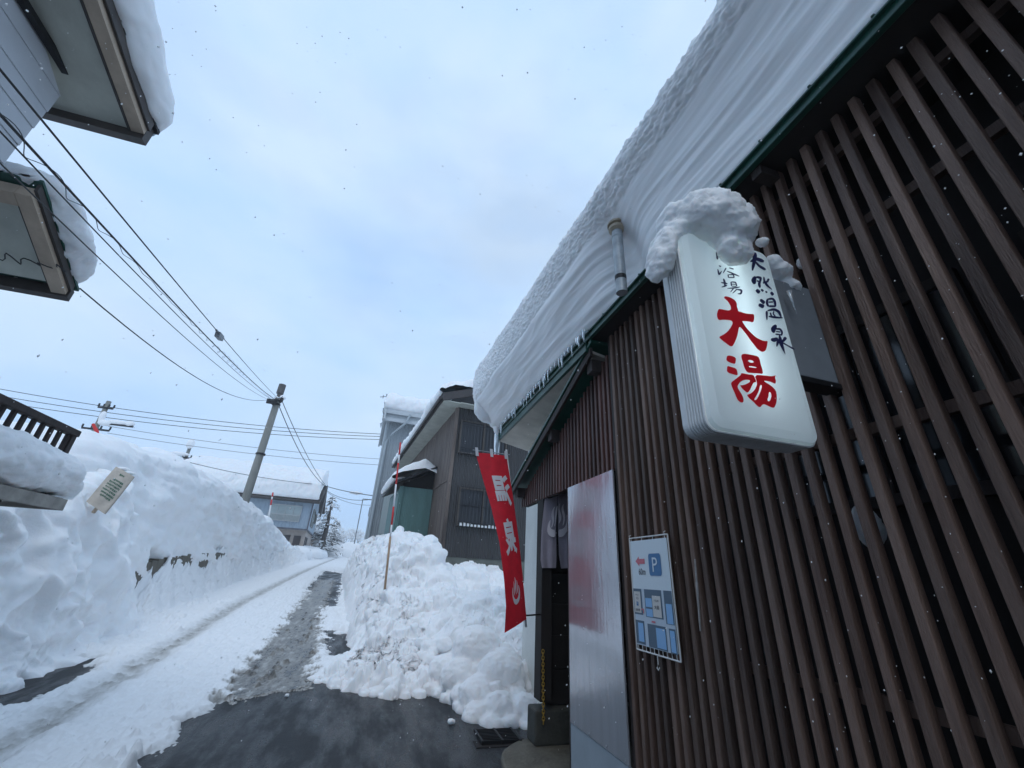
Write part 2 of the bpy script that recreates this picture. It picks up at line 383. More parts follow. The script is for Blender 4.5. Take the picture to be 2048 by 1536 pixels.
def road_snow():
    ys = 3.0*(64/3.0)**np.linspace(0, 1, 760)
    xs = np.linspace(0, 1, 520)
    Y = np.repeat(ys[:, None], len(xs), 1)
    x0 = np.minimum(-5.3, WALLX(ys)-0.4); x1 = np.where(ys < 24, 2.2-0.05*np.clip(ys-6, 0, None), 1.3-0.05*(ys-24))
    X = x0[:, None]*(1-xs)+x1[:, None]*xs
    p = np.stack([X.ravel(), Y.ravel(), np.zeros(X.size)], 1)
    n1 = fbm(p*[2.2, 2.2, 1], 5, 0.6).reshape(X.shape); n2 = fbm(p*[9, 6, 1]+3, 4, 0.6).reshape(X.shape); n3 = fbm(p*[28, 22, 1]+9, 3).reshape(X.shape)
    sc = np.clip(Y/8, 0.8, 3)
    jit = n1*0.16+n2*0.07*sc+n3*0.02
    fore = sdf([(-1.5, 2), (-1.42, 5.0), (-1.40, 5.7), (-1.3, 6.3), (-0.9, 6.9), (-0.45, 7.05), (0.0, 6.6), (0.5, 6.5), (3, 6.4), (3, 2)], X, Y)
    slush = sdf([(-1.45, 6.0), (-1.55, 9.0), (-1.82, 14.1), (-2.3, 23), (-1.5, 23), (-0.95, 12.5), (-0.62, 9.1), (-0.40, 6.6)], X, Y)
    wet = sdf([(-2.2, 18.5), (-2.75, 30), (-1.5, 28), (-0.75, 14.0), (-1.1, 13.6)], X, Y)
    side = sdf([(-0.70, 10.6), (-0.2, 10.2), (0.05, 8.6), (-0.41, 8.2)], X, Y)
    left = sdf([(-3.7, 6.5), (-3.7, 7.8), (-3.4, 8.1), (-3.12, 7.4), (-3.07, 6.6), (-3.0, 6.3), (-3.3, 6.1)], X, Y)
    bare = np.maximum.reduce([fore, left, side*0.8, wet])+jit
    # snow depth: ragged rim, then a few centimetres of trodden snow
    h = -bare
    depth = 0.058+0.02*n1+0.026*n2+0.017*n3
    t = sm(-0.01, 0.14, h)
    H = depth*t-0.03*(h < 0)
    H = np.where(h < -0.02, -0.05, H)
    # slush of the right-hand wheel track: thin, broken, dirty
    sl_ = sm(-0.12, 0.22, slush+jit*1.0)
    thin = 0.018+0.03*n2+0.014*n3
    H = np.where(h > -0.02, H*(1-sl_)+np.where(h > 0.0, thin, H)*sl_, H)
    lane = fbm(p*[7, 0.9, 1]+70, 4, 0.55).reshape(X.shape)
    dirt = (0.74+0.22*lane+0.10*n2)*sm(0.30, 0.85, sl_+0.22*n2+0.10*n3)
    H = np.where(sl_ > 0.4, np.where(dirt < 0.40, H+0.012, 0.012+0.010*lane+0.006*n3), H)
    # left-hand wheel track
    tx = np.interp(Y, [3, 5.08, 6, 7.4, 13.8, 25, 35, 60], [-2.45, -2.50, -2.56, -2.66, -3.14, -3.5, -3.7, -3.9])
    dx = X-tx+0.04*n1
    trk = np.exp(-(dx/0.14)**2)
    H -= 0.030*trk*(h > 0.05)
    H += 0.020*np.exp(-((np.abs(dx)-0.23)/0.07)**2)*(h > 0.1)
    dirt = np.maximum(dirt, 0.50*np.exp(-(dx/0.15)**2)*(0.8+0.5*n2))
    dirt = np.maximum(dirt, 0.22*sm(0.12, 0.0, h)*(h > 0)*(Y < 9))
    # second faint rut right of it
    dx2 = X-(tx+0.62); H -= 0.012*np.exp(-(dx2/0.1)**2)*(h > 0.1)
    # skirt against the left bank
    xl = xleft(Y)+0.10*n1; wx = WALLX(Y)
    gap = np.zeros_like(X)
    for yc, w, dep in ((10.1, 0.18, 0.35), (11.1, 0.50, 0.66), (12.1, 0.34, 0.30), (13.6, 1.0, 0.24), (15.5, 0.6, 0.44), (16.6, 0.4, 0.22)):
        gap = np.maximum(gap, dep*np.exp(-((Y-yc)/w)**2))
    top = WTOP(Y)-gg(Y)+0.03+0.10*n1+0.05*n2-gap
    r = np.clip((xl-X)/np.maximum(xl-wx, 0.2), 0, 1.0)
    ramp = top*(r**1.25)*(1+0.10*n2)
    ck = chunks(p, 2.3, 0.45).reshape(X.shape)*0.16+chunks(p+7, 6.0, 0.4).reshape(X.shape)*0.06*sm(-0.1, 0.3, n1)
    lump = (np.clip(0.05*n2+0.03*n3, -0.03, 0.2)+ck-0.06)*sm(0, 0.3, r)*sm(1.05, 0.75, r)
    H = np.where(X < xl, np.maximum(H, 0.02)+ramp+lump, H)
    # loose crumbs thrown along the road edges
    for _ in range(900):
        cy = 4.6+11*rnd.random()**1.8; side_ = rnd.random()
        if side_ < 0.45: cx = xleft(cy)+abs(rnd.gauss(0, 0.35)); r0 = 0.02+0.05*rnd.random()**2
        elif side_ < 0.75: cx = np.interp(cy, [4.5, 5.7, 6.9, 9], [-1.45, -1.45, -1.0, -0.9])-abs(rnd.gauss(0, 0.22)); r0 = 0.012+0.035*rnd.random()**2
        else: cx = np.interp(cy, [4.5, 6.3, 8.4, 19], [0.9, 0.5, -0.2, -1.0])+rnd.gauss(0, 0.2); r0 = 0.015+0.05*rnd.random()**2
        iy = np.searchsorted(ys, [cy-r0, cy+r0])
        if iy[1]-iy[0] < 1: continue
        sub = slice(iy[0], iy[1]); d2 = (X[sub]-cx)**2+(Y[sub]-cy)**2
        bump_ = np.sqrt(np.clip(r0*r0-d2, 0, None))*0.9
        okm = (bump_ > 0) & (H[sub] > 0.01) & (X[sub] > xleft(Y[sub])-0.3)
        H[sub] = np.where(okm, H[sub]+bump_, H[sub])
    Zz = gg(Y)+H
    return grid_mesh('road_snow', np.stack([X, Y, Zz], -1), SNOWR, attr={'dirt': np.clip(dirt, 0, 1)})
tag(road_snow(), kind='structure')

# ------------------------------------------------------------------ snow banks
def left_bank():
    ys = np.r_[np.linspace(4.8, 22, 520), np.linspace(22.1, 39.4, 170)]; n = 190
    ztop = np.interp(ys, [4.8, 6.5, 8, 10.2, 13, 16, 20, 25, 31, 36, 38.4, 39.4], [2.3, 2.7, 2.97, 3.66, 4.02, 4.12, 4.12, 3.97, 3.7, 3.3, 2.7, 2.0])
    P = np.zeros((len(ys), n, 3))
    for i, y in enumerate(ys):
        wx = WALLX(y); z0 = WTOP(y)-0.55; zt = ztop[i]; hh = zt-z0
        prof = [(wx+0.02, z0-0.3), (wx+0.10, z0+0.55), (wx+0.02, z0+0.8), (wx-0.10, z0+0.55*hh), (wx-0.22, z0+0.80*hh), (wx-0.42, z0+0.94*hh), (wx-0.8, zt), (wx-1.8, zt+0.12), (wx-4, zt+0.1), (wx-9, zt-0.4)]
        q = resample(prof, n); P[i, :, 0] = q[:, 0]; P[i, :, 1] = y; P[i, :, 2] = q[:, 1]
    e = sm(39.6, 38.0, ys)[:, None]
    P[:, :, 0] -= (1-e)*0.9
    p = P.reshape(-1, 3)
    d = 0.16*fbm(p*[1, 0.5, 0.9], 3)+0.050*fbm(p*[2.4, 0.9, 4.6], 4, 0.55)+0.016*fbm(p*[7, 4, 14], 4, 0.6)
    low = sm(1.4, 0.2, p[:, 2]-WTOP(p[:, 1]))
    d += sm(-0.1, 0.4, fbm(p*0.7+60, 2))*(0.030*np.abs(fbm(p*[5, 3, 6], 3)))
    d += low*(0.30*np.clip(fbm(p*[1.1, 0.7, 1.4]+40, 2), 0, None)+0.05*np.abs(fbm(p*[4, 3, 5], 3)))
    d = d.reshape(len(ys), n)
    face = np.linspace(0, 1, n)[None, :]
    d *= 1-0.5*sm(0.30, 0.42, face)
    P = displace(P, d, flip=True)
    o = grid_mesh('snow_bank', P, SNOW)
    return tag(o, 'long wall of cut snow along the left side of the lane', 'snow bank')
left_bank()
sw = MB()
for i in range(24):
    ya = 9.6+i*0.36; yb = ya+0.345
    zt = float(WTOP(ya))+rnd.uniform(-0.02, 0.02)
    a = WALLX(ya)+0.03; b = WALLX(yb)+0.03; j = rnd.uniform(0, 0.03)
    sw.hexa([(a-0.5, ya, 0.1), (a+j, ya, 0.1), (b+j, yb, 0.1), (b-0.5, yb, 0.1), (a-0.5, ya, zt), (a+j, ya, zt), (b+j, yb, zt), (b-0.5, yb, zt)])
tag(sw.build('stone_wall', STONE, bevel=0.015), 'dark stone wall showing in gaps at the foot of the left snow wall', 'wall')

def left_mound():
    YE = 10.15
    ys = np.linspace(2.6, YE, 400); n = 210
    P = np.zeros((len(ys), n, 3))
    for i, y in enumerate(ys):
        zt = np.interp(y, [2.6, 4, 4.7, 5.6, 6.4, 7.2, 8.2, 9, 10.2], [1.1, 1.30, 1.52, 1.88, 2.20, 2.45, 2.62, 2.70, 2.7])
        e = math.sqrt(max(0.0, 1-((y-(YE-0.75))/0.75)**2)) if y > YE-0.75 else 1.0
        zt = g(y)+(zt-g(y))*(0.35+0.65*e) if y < YE-0.01 else g(y)+0.2
        xl = float(xleft(y))
        xc = -4.02-0.085*(y-7)-0.25*(1-e)
        prof = [(xl+0.22, g(y)-0.08), (xl+0.02, g(y)+0.12), (xl-0.16, g(y)+0.45*(zt-g(y))), (xc-0.08, g(y)+0.80*(zt-g(y))), (xc-0.30, zt-0.03), (xc-0.8, zt+0.05), (xc-2.4, zt-0.25)]
        q = resample(prof, n); P[i, :, 0] = q[:, 0]; P[i, :, 1] = y; P[i, :, 2] = q[:, 1]
    p = P.reshape(-1, 3)
    msk = sm(-0.2, 0.4, fbm(p*0.8+20, 2))
    d = 0.15*fbm(p*1.3, 3)+0.17*chunks(p, 1.6, 0.5)-0.06+msk*(0.05*chunks(p, 4.5, 0.4)+0.012*fbm(p*18, 3))+0.008*fbm(p*[9, 5, 16], 3)
    P = displace(P, d.reshape(len(ys), n), flip=True)
    return tag(grid_mesh('snow_mound', P, SNOW), 'lumpy ploughed snow mound under the wooden deck at the left', 'snow mound')
left_mound()

TOE = ([-1.0, -0.35, -0.05, 0.30, 0.6, 1.0, 1.18, 1.32, 1.6, 2.2, 5], [7.6, 7.1, 6.70, 6.44, 6.36, 6.45, 6.15, 5.85, 5.45, 5.15, 5.0])
LEDGE = ([4.9, 7.0, 7.6, 8.4, 9.2, 11.2, 14, 18.8, 26], [0.5, -0.30, -0.36, -0.08, -0.16, -0.30, -0.56, -0.90, -1.5])
def right_pile():
    ys = 4.8*(25/4.8)**np.linspace(0, 1, 640); xs = np.linspace(0, 1, 380)
    Y = np.repeat(ys[:, None], len(xs), 1)
    x0 = np.interp(ys, [5, 6, 8, 12, 25], [0.7, -0.5, -0.7, -0.9, -1.9]); x1 = np.interp(ys, [5, 9, 13, 25], [2.05, 3.3, 3.6, 1.8])
    X = x0[:, None]*(1-xs)+x1[:, None]*xs
    p = np.stack([X.ravel(), Y.ravel(), np.zeros(X.size)], 1)
    n0 = fbm(p*0.8+3, 2).reshape(X.shape); n1 = fbm(p*1.8, 3).reshape(X.shape); n2 = fbm(p*[5, 5, 1]+5, 3, 0.55).reshape(X.shape); n3 = fbm(p*[14, 14, 1]+8, 3, 0.6).reshape(X.shape)
    df = Y-np.interp(X, *TOE)+0.12*n1+0.07*n2+0.02*n3                   # distance behind the front toe
    dl = X-np.interp(Y, *LEDGE)+0.08*n1+0.05*n2+0.02*n3               # distance right of the lane edge
    d = np.minimum(df, dl)
    slope = 0.38+0.12*sm(1.0, 1.5, X)*sm(7.5, 6, Y)
    front = 0.05+slope*np.clip(df, 0, None)*(1+0.10*n0)
    crest = np.interp(Y, [5, 7, 9, 10, 11, 12, 15, 25], [0.85, 1.05, 1.40, 1.62, 1.85, 2.02, 2.05, 2.0])*(1-0.36*sm(1.0, 2.0, X)*sm(7, 9.5, Y))+0.10*n0
    k_ = 0.12; h = -k_*np.log(np.exp(-front/k_)+np.exp(-crest/k_))
    kl = np.interp(Y, [6, 8, 9.5, 12], [0.75, 0.55, 0.36, 0.34])
    h *= 1-np.exp(-(np.clip(dl, 0, None)/kl)**1.1)
    h = np.maximum(h, 0.045*sm(0, 0.07, d))
    rs = random.Random(11)
    lumps = [(1.02, 10.1, 0.80, 0.42), (0.62, 9.9, 0.5, 0.12), (0.30, 11.6, 0.6, 0.26), (1.75, 9.4, 0.5, 0.14), (1.30, 6.35, 0.45, 0.16), (1.0, 7.4, 0.6, 0.10), (1.62, 5.7, 0.36, 0.20), (0.12, 7.35, 0.36, 0.15), (2.2, 9.8, 0.4, 0.22), (1.5, 5.42, 0.24, 0.14), (0.5, 8.4, 0.6, 0.10), (1.9, 7.2, 0.7, 0.16), (0.0, 9.9, 0.4, 0.14)]
    for cx, cy, r, a in lumps:
        rr_ = np.hypot(X-cx+0.05*n2, Y-cy+0.05*n1)/r
        h += a*sm(1.0, 0.25, rr_)
    for _ in range(420):
        c_ = rs.random()
        if c_ < 0.55: cx = rs.uniform(-0.3, 0.95); cy = float(np.interp(cx, *TOE))+rs.gauss(0.10, 0.16)
        elif c_ < 0.75: cy = 6.6+5*rs.random()**1.5; cx = float(np.interp(cy, *LEDGE))+rs.gauss(0.08, 0.12)
        else: cx = rs.uniform(0.0, 1.0); cy = 6.5+1.3*rs.random()
        r = 0.022+0.085*rs.random()**2.0
        iy = np.searchsorted(ys, [cy-r*1.3, cy+r*1.3]); sub_ = slice(iy[0], iy[1])
        if iy[1]-iy[0] < 1: continue
        q = np.clip(r*r-(X[sub_]-cx+0.03*n2[sub_])**2-(Y[sub_]-cy+0.02*n3[sub_])**2, 0, None)
        lift = 0.5*np.sqrt(q)
        h[sub_] = np.where(q > 0, np.maximum(h[sub_], 0)+lift, h[sub_]); d[sub_] = np.where(q > 0, np.maximum(d[sub_], 0.03), d[sub_])
    h = np.where(d > 0, h, -0.06)
    P = np.stack([X, Y, gg(Y)+h], -1)
    q = P.reshape(-1, 3)
    msk = sm(-0.15, 0.45, fbm(q*0.9+50, 2))
    nd = 0.07*fbm(q*1.7, 3)+0.15*chunks(q, 1.9, 0.45)-0.07+msk*(0.055*chunks(q, 5.5, 0.4)+0.012*fbm(q*18, 3))+0.010*fbm(q*9, 4, 0.6)
    clod = 0.0*X
    nd = nd.reshape(X.shape)+clod*0.030*np.abs(fbm(q*6+31, 2)).reshape(X.shape)
    P = displace(P, nd*sm(0.02, 0.30, d)*(d > 0), flip=True)
    P = displace(P, 0.012*fbm(P.reshape(-1, 3)*12, 3).reshape(X.shape)*sm(0.02, 0.2, d), flip=True)
    o = grid_mesh('snow_pile', P, SNOW)
    return tag(o, 'tall heap of shovelled snow blocks on the right of the lane before the dark house', 'snow pile')
right_pile()

def pile_h(x, y):
    df = y-float(np.interp(x, *TOE)); return g(y)+max(0.0, 0.05+0.44*df)
cq = random.Random(17); balls = []
for i in range(230):
    f_ = cq.random()
    if f_ < 0.62:
        x_ = cq.uniform(0.85, 1.95); y_ = float(np.interp(x_, *TOE))+cq.uniform(-0.28, 0.75); r = 0.03+0.12*cq.random()**1.5
        if x_ < 1.2: y_ += 0.1
    else:
        x_ = cq.uniform(-0.35, 1.0); y_ = float(np.interp(x_, *TOE))+cq.gauss(0.04, 0.10); r = 0.025+0.055*cq.random()**1.6
    z_ = pile_h(x_, y_)+r*cq.uniform(-0.1, 0.45)
    balls.append((x_, y_, z_, r*cq.uniform(0.8, 1.3), r*cq.uniform(0.8, 1.3), r*cq.uniform(0.65, 1.0)))
for (x_, y_, r) in ((1.45, 5.75, 0.26), (1.75, 5.9, 0.3), (1.30, 6.2, 0.25), (1.62, 5.45, 0.20), (1.35, 5.45, 0.15), (1.55, 6.4, 0.34), (1.15, 6.5, 0.22)): balls.append((x_, y_, pile_h(x_, y_)+0.02, r, r, r*0.85))
tag(blob('snow_clods', balls, SNOW, 0.016, 0.020, 9, rough=0.55, amp2=0.016, freq2=3, smooth=3), 'loose shovelled clods spilled along the front foot of the right hand snow heap', 'snow clods')

# ------------------------------------------------------------------ bathhouse
FX = 1.75                                     # face of the slats
bath = thing('bathhouse', 'dark brown bathhouse clad in vertical wooden slats filling the right side', 'bathhouse', (0, 0, 0))
BY0, BY1 = -2.2, 2.90
m = MB(); y = BY0; k = 0
while y < BY1:
    w = 0.035+rnd.uniform(-0.003, 0.003); dx = rnd.uniform(-0.004, 0.004); le = rnd.uniform(-0.006, 0.006)
    m.box((FX+dx, y, 0.10), (FX+0.042+dx, y+w, 3.585+rnd.uniform(-0.006, 0.006))); y += 0.0815; k += 1
m.build('slat_screen', WOODS, bath, bevel=0.003, seg=1)
m = MB()
for z in (3.43, 2.98, 2.10, 1.16, 0.45):
    m.box((FX+0.047, BY0, z-0.022), (FX+0.080, BY1, z+0.022))
m.build('rail', WOODS, bath)
m = MB(); m.box((2.12, BY0, 0.0), (2.24, 3.0, 3.62)); m.build('wall', BLACK, bath)
for (ya, yb, za, zb) in ((-1.4, 0.55, 1.55, 2.75), (0.75, 1.75, 1.85, 2.75)):
    m = MB(); m.box((2.085, ya, za), (2.118, yb, za+0.05)).box((2.085, ya, zb-0.05), (2.118, yb, zb)).box((2.085, ya, za+0.05), (2.118, ya+0.05, zb-0.05)).box((2.085, yb-0.05, za+0.05), (2.118, yb, zb-0.05)).box((2.087, (ya+yb)/2-0.02, za+0.05), (2.118, (ya+yb)/2+0.02, zb-0.05))
    w_ = m.build('window', WOODD, bath)
    m = MB(); m.box((2.10, ya+0.045, za+0.045), (2.116, yb-0.045, zb-0.045)); m.build('pane', GLASSD, w_)
m = MB(); m.box((FX+0.0, 2.86, 0.10), (FX+0.09, 2.925, 3.58)); m.box((FX-0.02, 3.79, 0.1), (FX+0.05, 3.825, 2.33))
m.build('post', WOODD, bath, bevel=0.004)
m = MB(); m.tube([(FX+0.075, 0.63, 0.1), (FX+0.075, 0.63, 1.75)], 0.012)
m.build('drain_hose', mat('green_hose', (0.03, 0.09, 0.05), 0.6), bath)
# eave: fascia, soffit, roof deck
EX, EZ = 1.60, 3.62
m = MB(); m.box((EX-0.015, BY0, EZ-0.055), (EX+0.02, 3.05, EZ))
m.box((EX-0.035, BY0, EZ-0.008), (EX+0.03, 6.17, EZ+0.006))
for i in range(30):
    yb = BY0+0.1+i*0.28; m.box((EX-0.038, yb, EZ+0.006), (EX-0.026, yb+0.014, EZ+0.018))
m.box((EX-0.012, 3.05, EZ-0.16), (EX+0.02, 6.17, EZ-0.012)); m.box((EX-0.03, 3.05, EZ-0.075), (EX-0.012, 6.17, EZ-0.06)); m.box((EX-0.02, 3.05, EZ-0.165), (EX-0.012, 6.17, EZ-0.15))
m.build('fascia', GREEN, bath, bevel=0.003, seg=1)
m = MB(); m.box((EX+0.02, BY0, EZ-0.05), (2.2, 3.05, EZ-0.02)); m.build('dark_soffit', BLACK, bath)
for i in range(5): MB().box((EX+0.025, -1.7+i*0.92, EZ-0.11), (FX+0.0, -1.7+i*0.92+0.06, EZ-0.052)).build('rafter_end', WOODD, bath)
m = MB(); m.hexa([(EX+0.02, 3.05, EZ-0.16), (2.10, 3.05, EZ-0.26), (2.10, 6.165, EZ-0.26), (EX+0.02, 6.165, EZ-0.16), (EX+0.02, 3.05, EZ-0.13), (2.10, 3.05, EZ-0.23), (2.10, 6.165, EZ-0.23), (EX+0.02, 6.165, EZ-0.13)])
m.build('soffit', PLY, bath)
m = MB(); m.hexa([(EX, BY0, EZ+0.0), (6.5, BY0, EZ+1.3), (6.5, 6.17, EZ+1.3), (EX, 6.17, EZ+0.0), (EX, BY0, EZ+0.05), (6.5, BY0, EZ+1.35), (6.5, 6.17, EZ+1.35), (EX, 6.17, EZ+0.05)])
m.build('roof', GREEN, bath)
m = MB(); m.box((2.10, 4.90, 0.0), (6.4, 6.14, 3.40)); m.build('white_wall', WHITEW, bath)
m = MB(); m.prism([(2.25, BY0, 0), (6.4, BY0, 0), (6.4, BY0, 4.8), (2.25, BY0, 3.68)], (0, 0.1, 0)); m.build('end_wall', WOODD, bath)
# porch: lean-to gable with slats
GA = (3.02, 3.50); GB = (5.52, 2.525)
def gz(y): return GA[1]+(GB[1]-GA[1])*(y-GA[0])/(GB[0]-GA[0])
m = MB(); y = 2.955
while y < 5.30:
    m.box((FX, y, 2.335), (FX+0.04, y+0.036, gz(y+0.036)-0.10)); y += 0.078
m.build('porch_slats', WOODR, bath, bevel=0.003, seg=1)
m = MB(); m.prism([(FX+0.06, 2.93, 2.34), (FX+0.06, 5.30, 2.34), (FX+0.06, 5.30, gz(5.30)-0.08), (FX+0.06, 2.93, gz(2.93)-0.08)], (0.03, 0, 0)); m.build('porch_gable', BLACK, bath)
m = MB(); m.prism([(1.60, GA[0]-0.05, gz(GA[0]-0.05)), (1.60, GB[0], GB[1]), (1.60, GB[0], GB[1]+0.035), (1.60, GA[0]-0.05, gz(GA[0]-0.05)+0.035)], (1.4, 0, 0)); m.build('porch_roof', GREEN, bath, bevel=0.004)
m = MB(); m.prism([(1.615, GA[0], gz(GA[0])-0.09), (1.615, GB[0]-0.03, GB[1]-0.09), (1.615, GB[0]-0.03, GB[1]-0.004), (1.615, GA[0], gz(GA[0])-0.004)], (0.03, 0, 0))
for yb in (3.06, 4.05, 5.2): m.box((1.65, yb, gz(yb)-0.21), (1.80, yb+0.10, gz(yb)-0.085))
m.build('barge_board', WOODD, bath, bevel=0.004)
m = MB(); m.box((FX+0.01, 4.56, 0.42), (FX+0.13, 4.74, 2.50)); m.build('porch_post', BLACK, bath, bevel=0.006)
m = MB()
for i in range(7): m.box((FX+0.13, 4.72+rnd.uniform(0, 0.006), 0.36+i*0.30), (3.2, 4.80, 0.36+i*0.30+0.295))
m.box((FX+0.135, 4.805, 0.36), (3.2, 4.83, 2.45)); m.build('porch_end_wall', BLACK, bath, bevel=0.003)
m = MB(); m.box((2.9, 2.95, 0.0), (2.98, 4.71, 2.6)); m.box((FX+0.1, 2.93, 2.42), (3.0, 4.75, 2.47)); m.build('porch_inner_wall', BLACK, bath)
m = MB(); m.box((FX-0.02, 4.60, 0.07), (3.0, 4.84, 0.35)); m.build('plinth', CONC, bath, bevel=0.02)
PANEL = mat('polycarbonate', (0.56, 0.57, 0.60), 0.19, metal=0.6, var=0.08, vscale=2, bump=0.12, bscale=4, stretch=(1, 7, 0.8), coat=0.3)
m = MB(); m.box((FX-0.025, 2.925, 0.47), (FX-0.013, 3.79, 2.325)); p_ = m.build('plastic_panel', PANEL, bath)
for yb in (2.96, 3.2, 3.45, 3.7):
    m = MB(); m.lathe((0, 0, 0), [(0.007, 0), (0.005, 0.004)], 8); n = len(m.v)
    for i in range(n-16, n): x_, y_, z_ = m.v[i]; m.v[i] = (FX-0.028-z_, yb+x_, 0.49+y_)
    m.build('screw', GALV, p_)
m = MB(); m.box((FX-0.02, 2.35, 0.0), (FX-0.006, 3.80, 0.465)); m.build('kick_board', PAINTG, bath)
# vent pipe beside the eave
VX, VY = 1.47, 2.205
vp = MB().lathe((VX, VY, 0), [(0.043, 3.50), (0.043, 4.05), (0.047, 4.06), (0.047, 4.075), (0.043, 4.08), (0.043, 4.13)], 20).build('vent_pipe', GALV, bath, smooth=False)
MB().lathe((VX, VY, 0), [(0.047, 4.12), (0.066, 4.14), (0.066, 4.165), (0.053, 4.168), (0.053, 4.182), (0.074, 4.186), (0.074, 4.205), (0.045, 4.215), (0.02, 4.22)], 20).build('pipe_cap', mat('beige_cap', (0.36, 0.30, 0.22), 0.5, var=0.2), vp)
MB().lathe((VX, VY, 0), [(0.0445, 3.62), (0.0445, 3.66)], 20).build('pipe_band', IRON, vp)

def bath_snow():
    ys = np.linspace(-2.3, 6.22, 560); n = 240
    NP = [(2.0, 3.70), (1.60, 3.63), (1.575, 3.85), (1.535, 4.03), (1.475, 4.18), (1.40, 4.305), (1.345, 4.40), (1.325, 4.44), (1.345, 4.52), (1.43, 4.62), (1.7, 4.78), (2.6, 5.15), (5.5, 6.3)]
    FP = [(2.0, 3.70), (1.585, 3.63), (1.49, 3.74), (1.34, 3.92), (1.20, 4.07), (1.145, 4.16), (1.125, 4.32), (1.12, 4.50), (1.13, 4.66), (1.24, 4.83), (1.6, 5.0), (2.6, 5.35), (5.5, 6.5)]
    def rs2(p, k):      # most points on the face, few on the top
        f = resample(p[:k+1], n-40); t_ = resample(p[k:], 41); return np.r_[f, t_[1:]]
    a = rs2(NP, 9); b = rs2(FP, 9)
    w = np.clip((ys-0.8)/5.4, 0, 1)**1.2
    P = np.zeros((len(ys), n, 3)); P[:, :, 1] = ys[:, None]
    P[:, :, 0] = a[None, :, 0]*(1-w[:, None])+b[None, :, 0]*w[:, None]
    P[:, :, 2] = a[None, :, 1]*(1-w[:, None])+b[None, :, 1]*w[:, None]
    W2 = w[:, None]*np.ones((1, n))
    wob = 0.05*fbm(np.stack([ys*0.9, ys*0, ys*0+2], 1), 3)[:, None]
    rat = (P[:, :, 2]-1.5)/P[:, :, 0]
    roughz = sm(1.94, 1.99, rat-0.22*W2+wob)
    # melt hollow round the pipe
    P[:, :, 0] += (0.13*np.exp(-((ys-2.22)/0.22)**2))[:, None]*sm(4.45, 4.0, P[:, :, 2])*sm(3.6, 3.75, P[:, :, 2])
    t = np.linspace(0, 1, n)[None, :]*np.ones((len(ys), 1))
    face = sm(0.20, 0.26, t)
    yw = P[:, :, 1]+0.25*fbm(P.reshape(-1, 3)*0.5, 2).reshape(t.shape)
    streak = fbm(np.stack([(t*6+0.5*W2).ravel(), (yw*0.33).ravel(), np.zeros(t.size)], 1), 3, 0.5, ridged=True).reshape(t.shape)
    fine = fbm(np.stack([(t*40).ravel(), (yw*0.7).ravel(), np.ones(t.size)*4], 1), 3).reshape(t.shape)
    p = P.reshape(-1, 3)
    big = fbm(p*[1.2, 0.7, 1.2], 3).reshape(t.shape)
    r1 = np.abs(fbm(p*[9, 7, 9], 3, 0.5)).reshape(t.shape); r2 = np.abs(fbm(p*[24, 20, 24]+7, 3, 0.6)).reshape(t.shape)
    crease = np.exp(-((rat-0.22*W2+wob-1.955)/0.035)**2)
    d = face*((1-roughz)*(0.034*streak+0.003*fine)+0.025*big+roughz*(0.018*r1+0.022*r2)-0.014*crease)
    P2 = displace(P, d, flip=True)
    # ragged far end
    e = sm(6.23, 5.95, P2[:, :, 1]+0.0*t); c = P2.mean(1, keepdims=True)
    return tag(grid_mesh('roof_snow', P2, SNOWS), 'thick overhanging snow slab with curled lip on the bathhouse roof', 'snow')
bath_snow()
# closing end of that slab: a rounded lump
tag(blob('snow_lump', [(1.40, 6.15, 3.98, 0.26, 0.14, 0.26), (1.27, 6.14, 4.20, 0.16, 0.16, 0.22), (1.24, 6.13, 4.45, 0.12, 0.18, 0.28), (1.45, 6.1, 4.5, 0.3, 0.22, 0.3), (1.57, 6.14, 3.72, 0.07, 0.12, 0.17), (1.575, 6.15, 3.54, 0.05, 0.08, 0.12), (1.9, 6.1, 4.5, 0.5, 0.22, 0.55)], SNOWS, 0.025, 0.018, 7), 'drooping rounded end of the bathhouse roof snow above the red banner', 'snow')
ICE = mat('ice', (0.80, 0.86, 0.90), 0.08, spec=0.6); ICE.node_tree.nodes['Principled BSDF'].inputs['Transmission Weight'].default_value = 0.7; ICE.node_tree.nodes['Principled BSDF'].inputs['IOR'].default_value = 1.31
ic = random.Random(5)
for i in range(34):
    yb = 3.0+3.0*(i/34.0)+ic.uniform(-0.03, 0.03); ln = 0.03+0.13*ic.random()**2.2; rr = 0.006+0.010*ic.random()
    m = MB(); x_ = EX-0.05; z_ = EZ+0.01
    m.tube([(x_, yb, z_+0.03), (x_, yb+0.004, z_-ln*0.35), (x_+0.003, yb, z_-ln*0.75), (x_, yb, z_-ln)], [rr*1.5, rr, rr*0.55, rr*0.1], 7)
    tag(m.build('icicle', ICE, smooth=True), 'small clear icicle along the far green eave of the bathhouse', 'icicle', 'icicles under the bathhouse eave')
m = MB(); m.tube([(1.575, 6.13, 3.55), (1.57, 6.13, 3.35), (1.575, 6.12, 3.18), (1.57, 6.12, 2.95)], [0.06, 0.045, 0.035, 0.015], 10)
tag(m.build('icicle', ICE, smooth=True), 'thick frozen column hanging off the eave corner above the red banner', 'icicle')

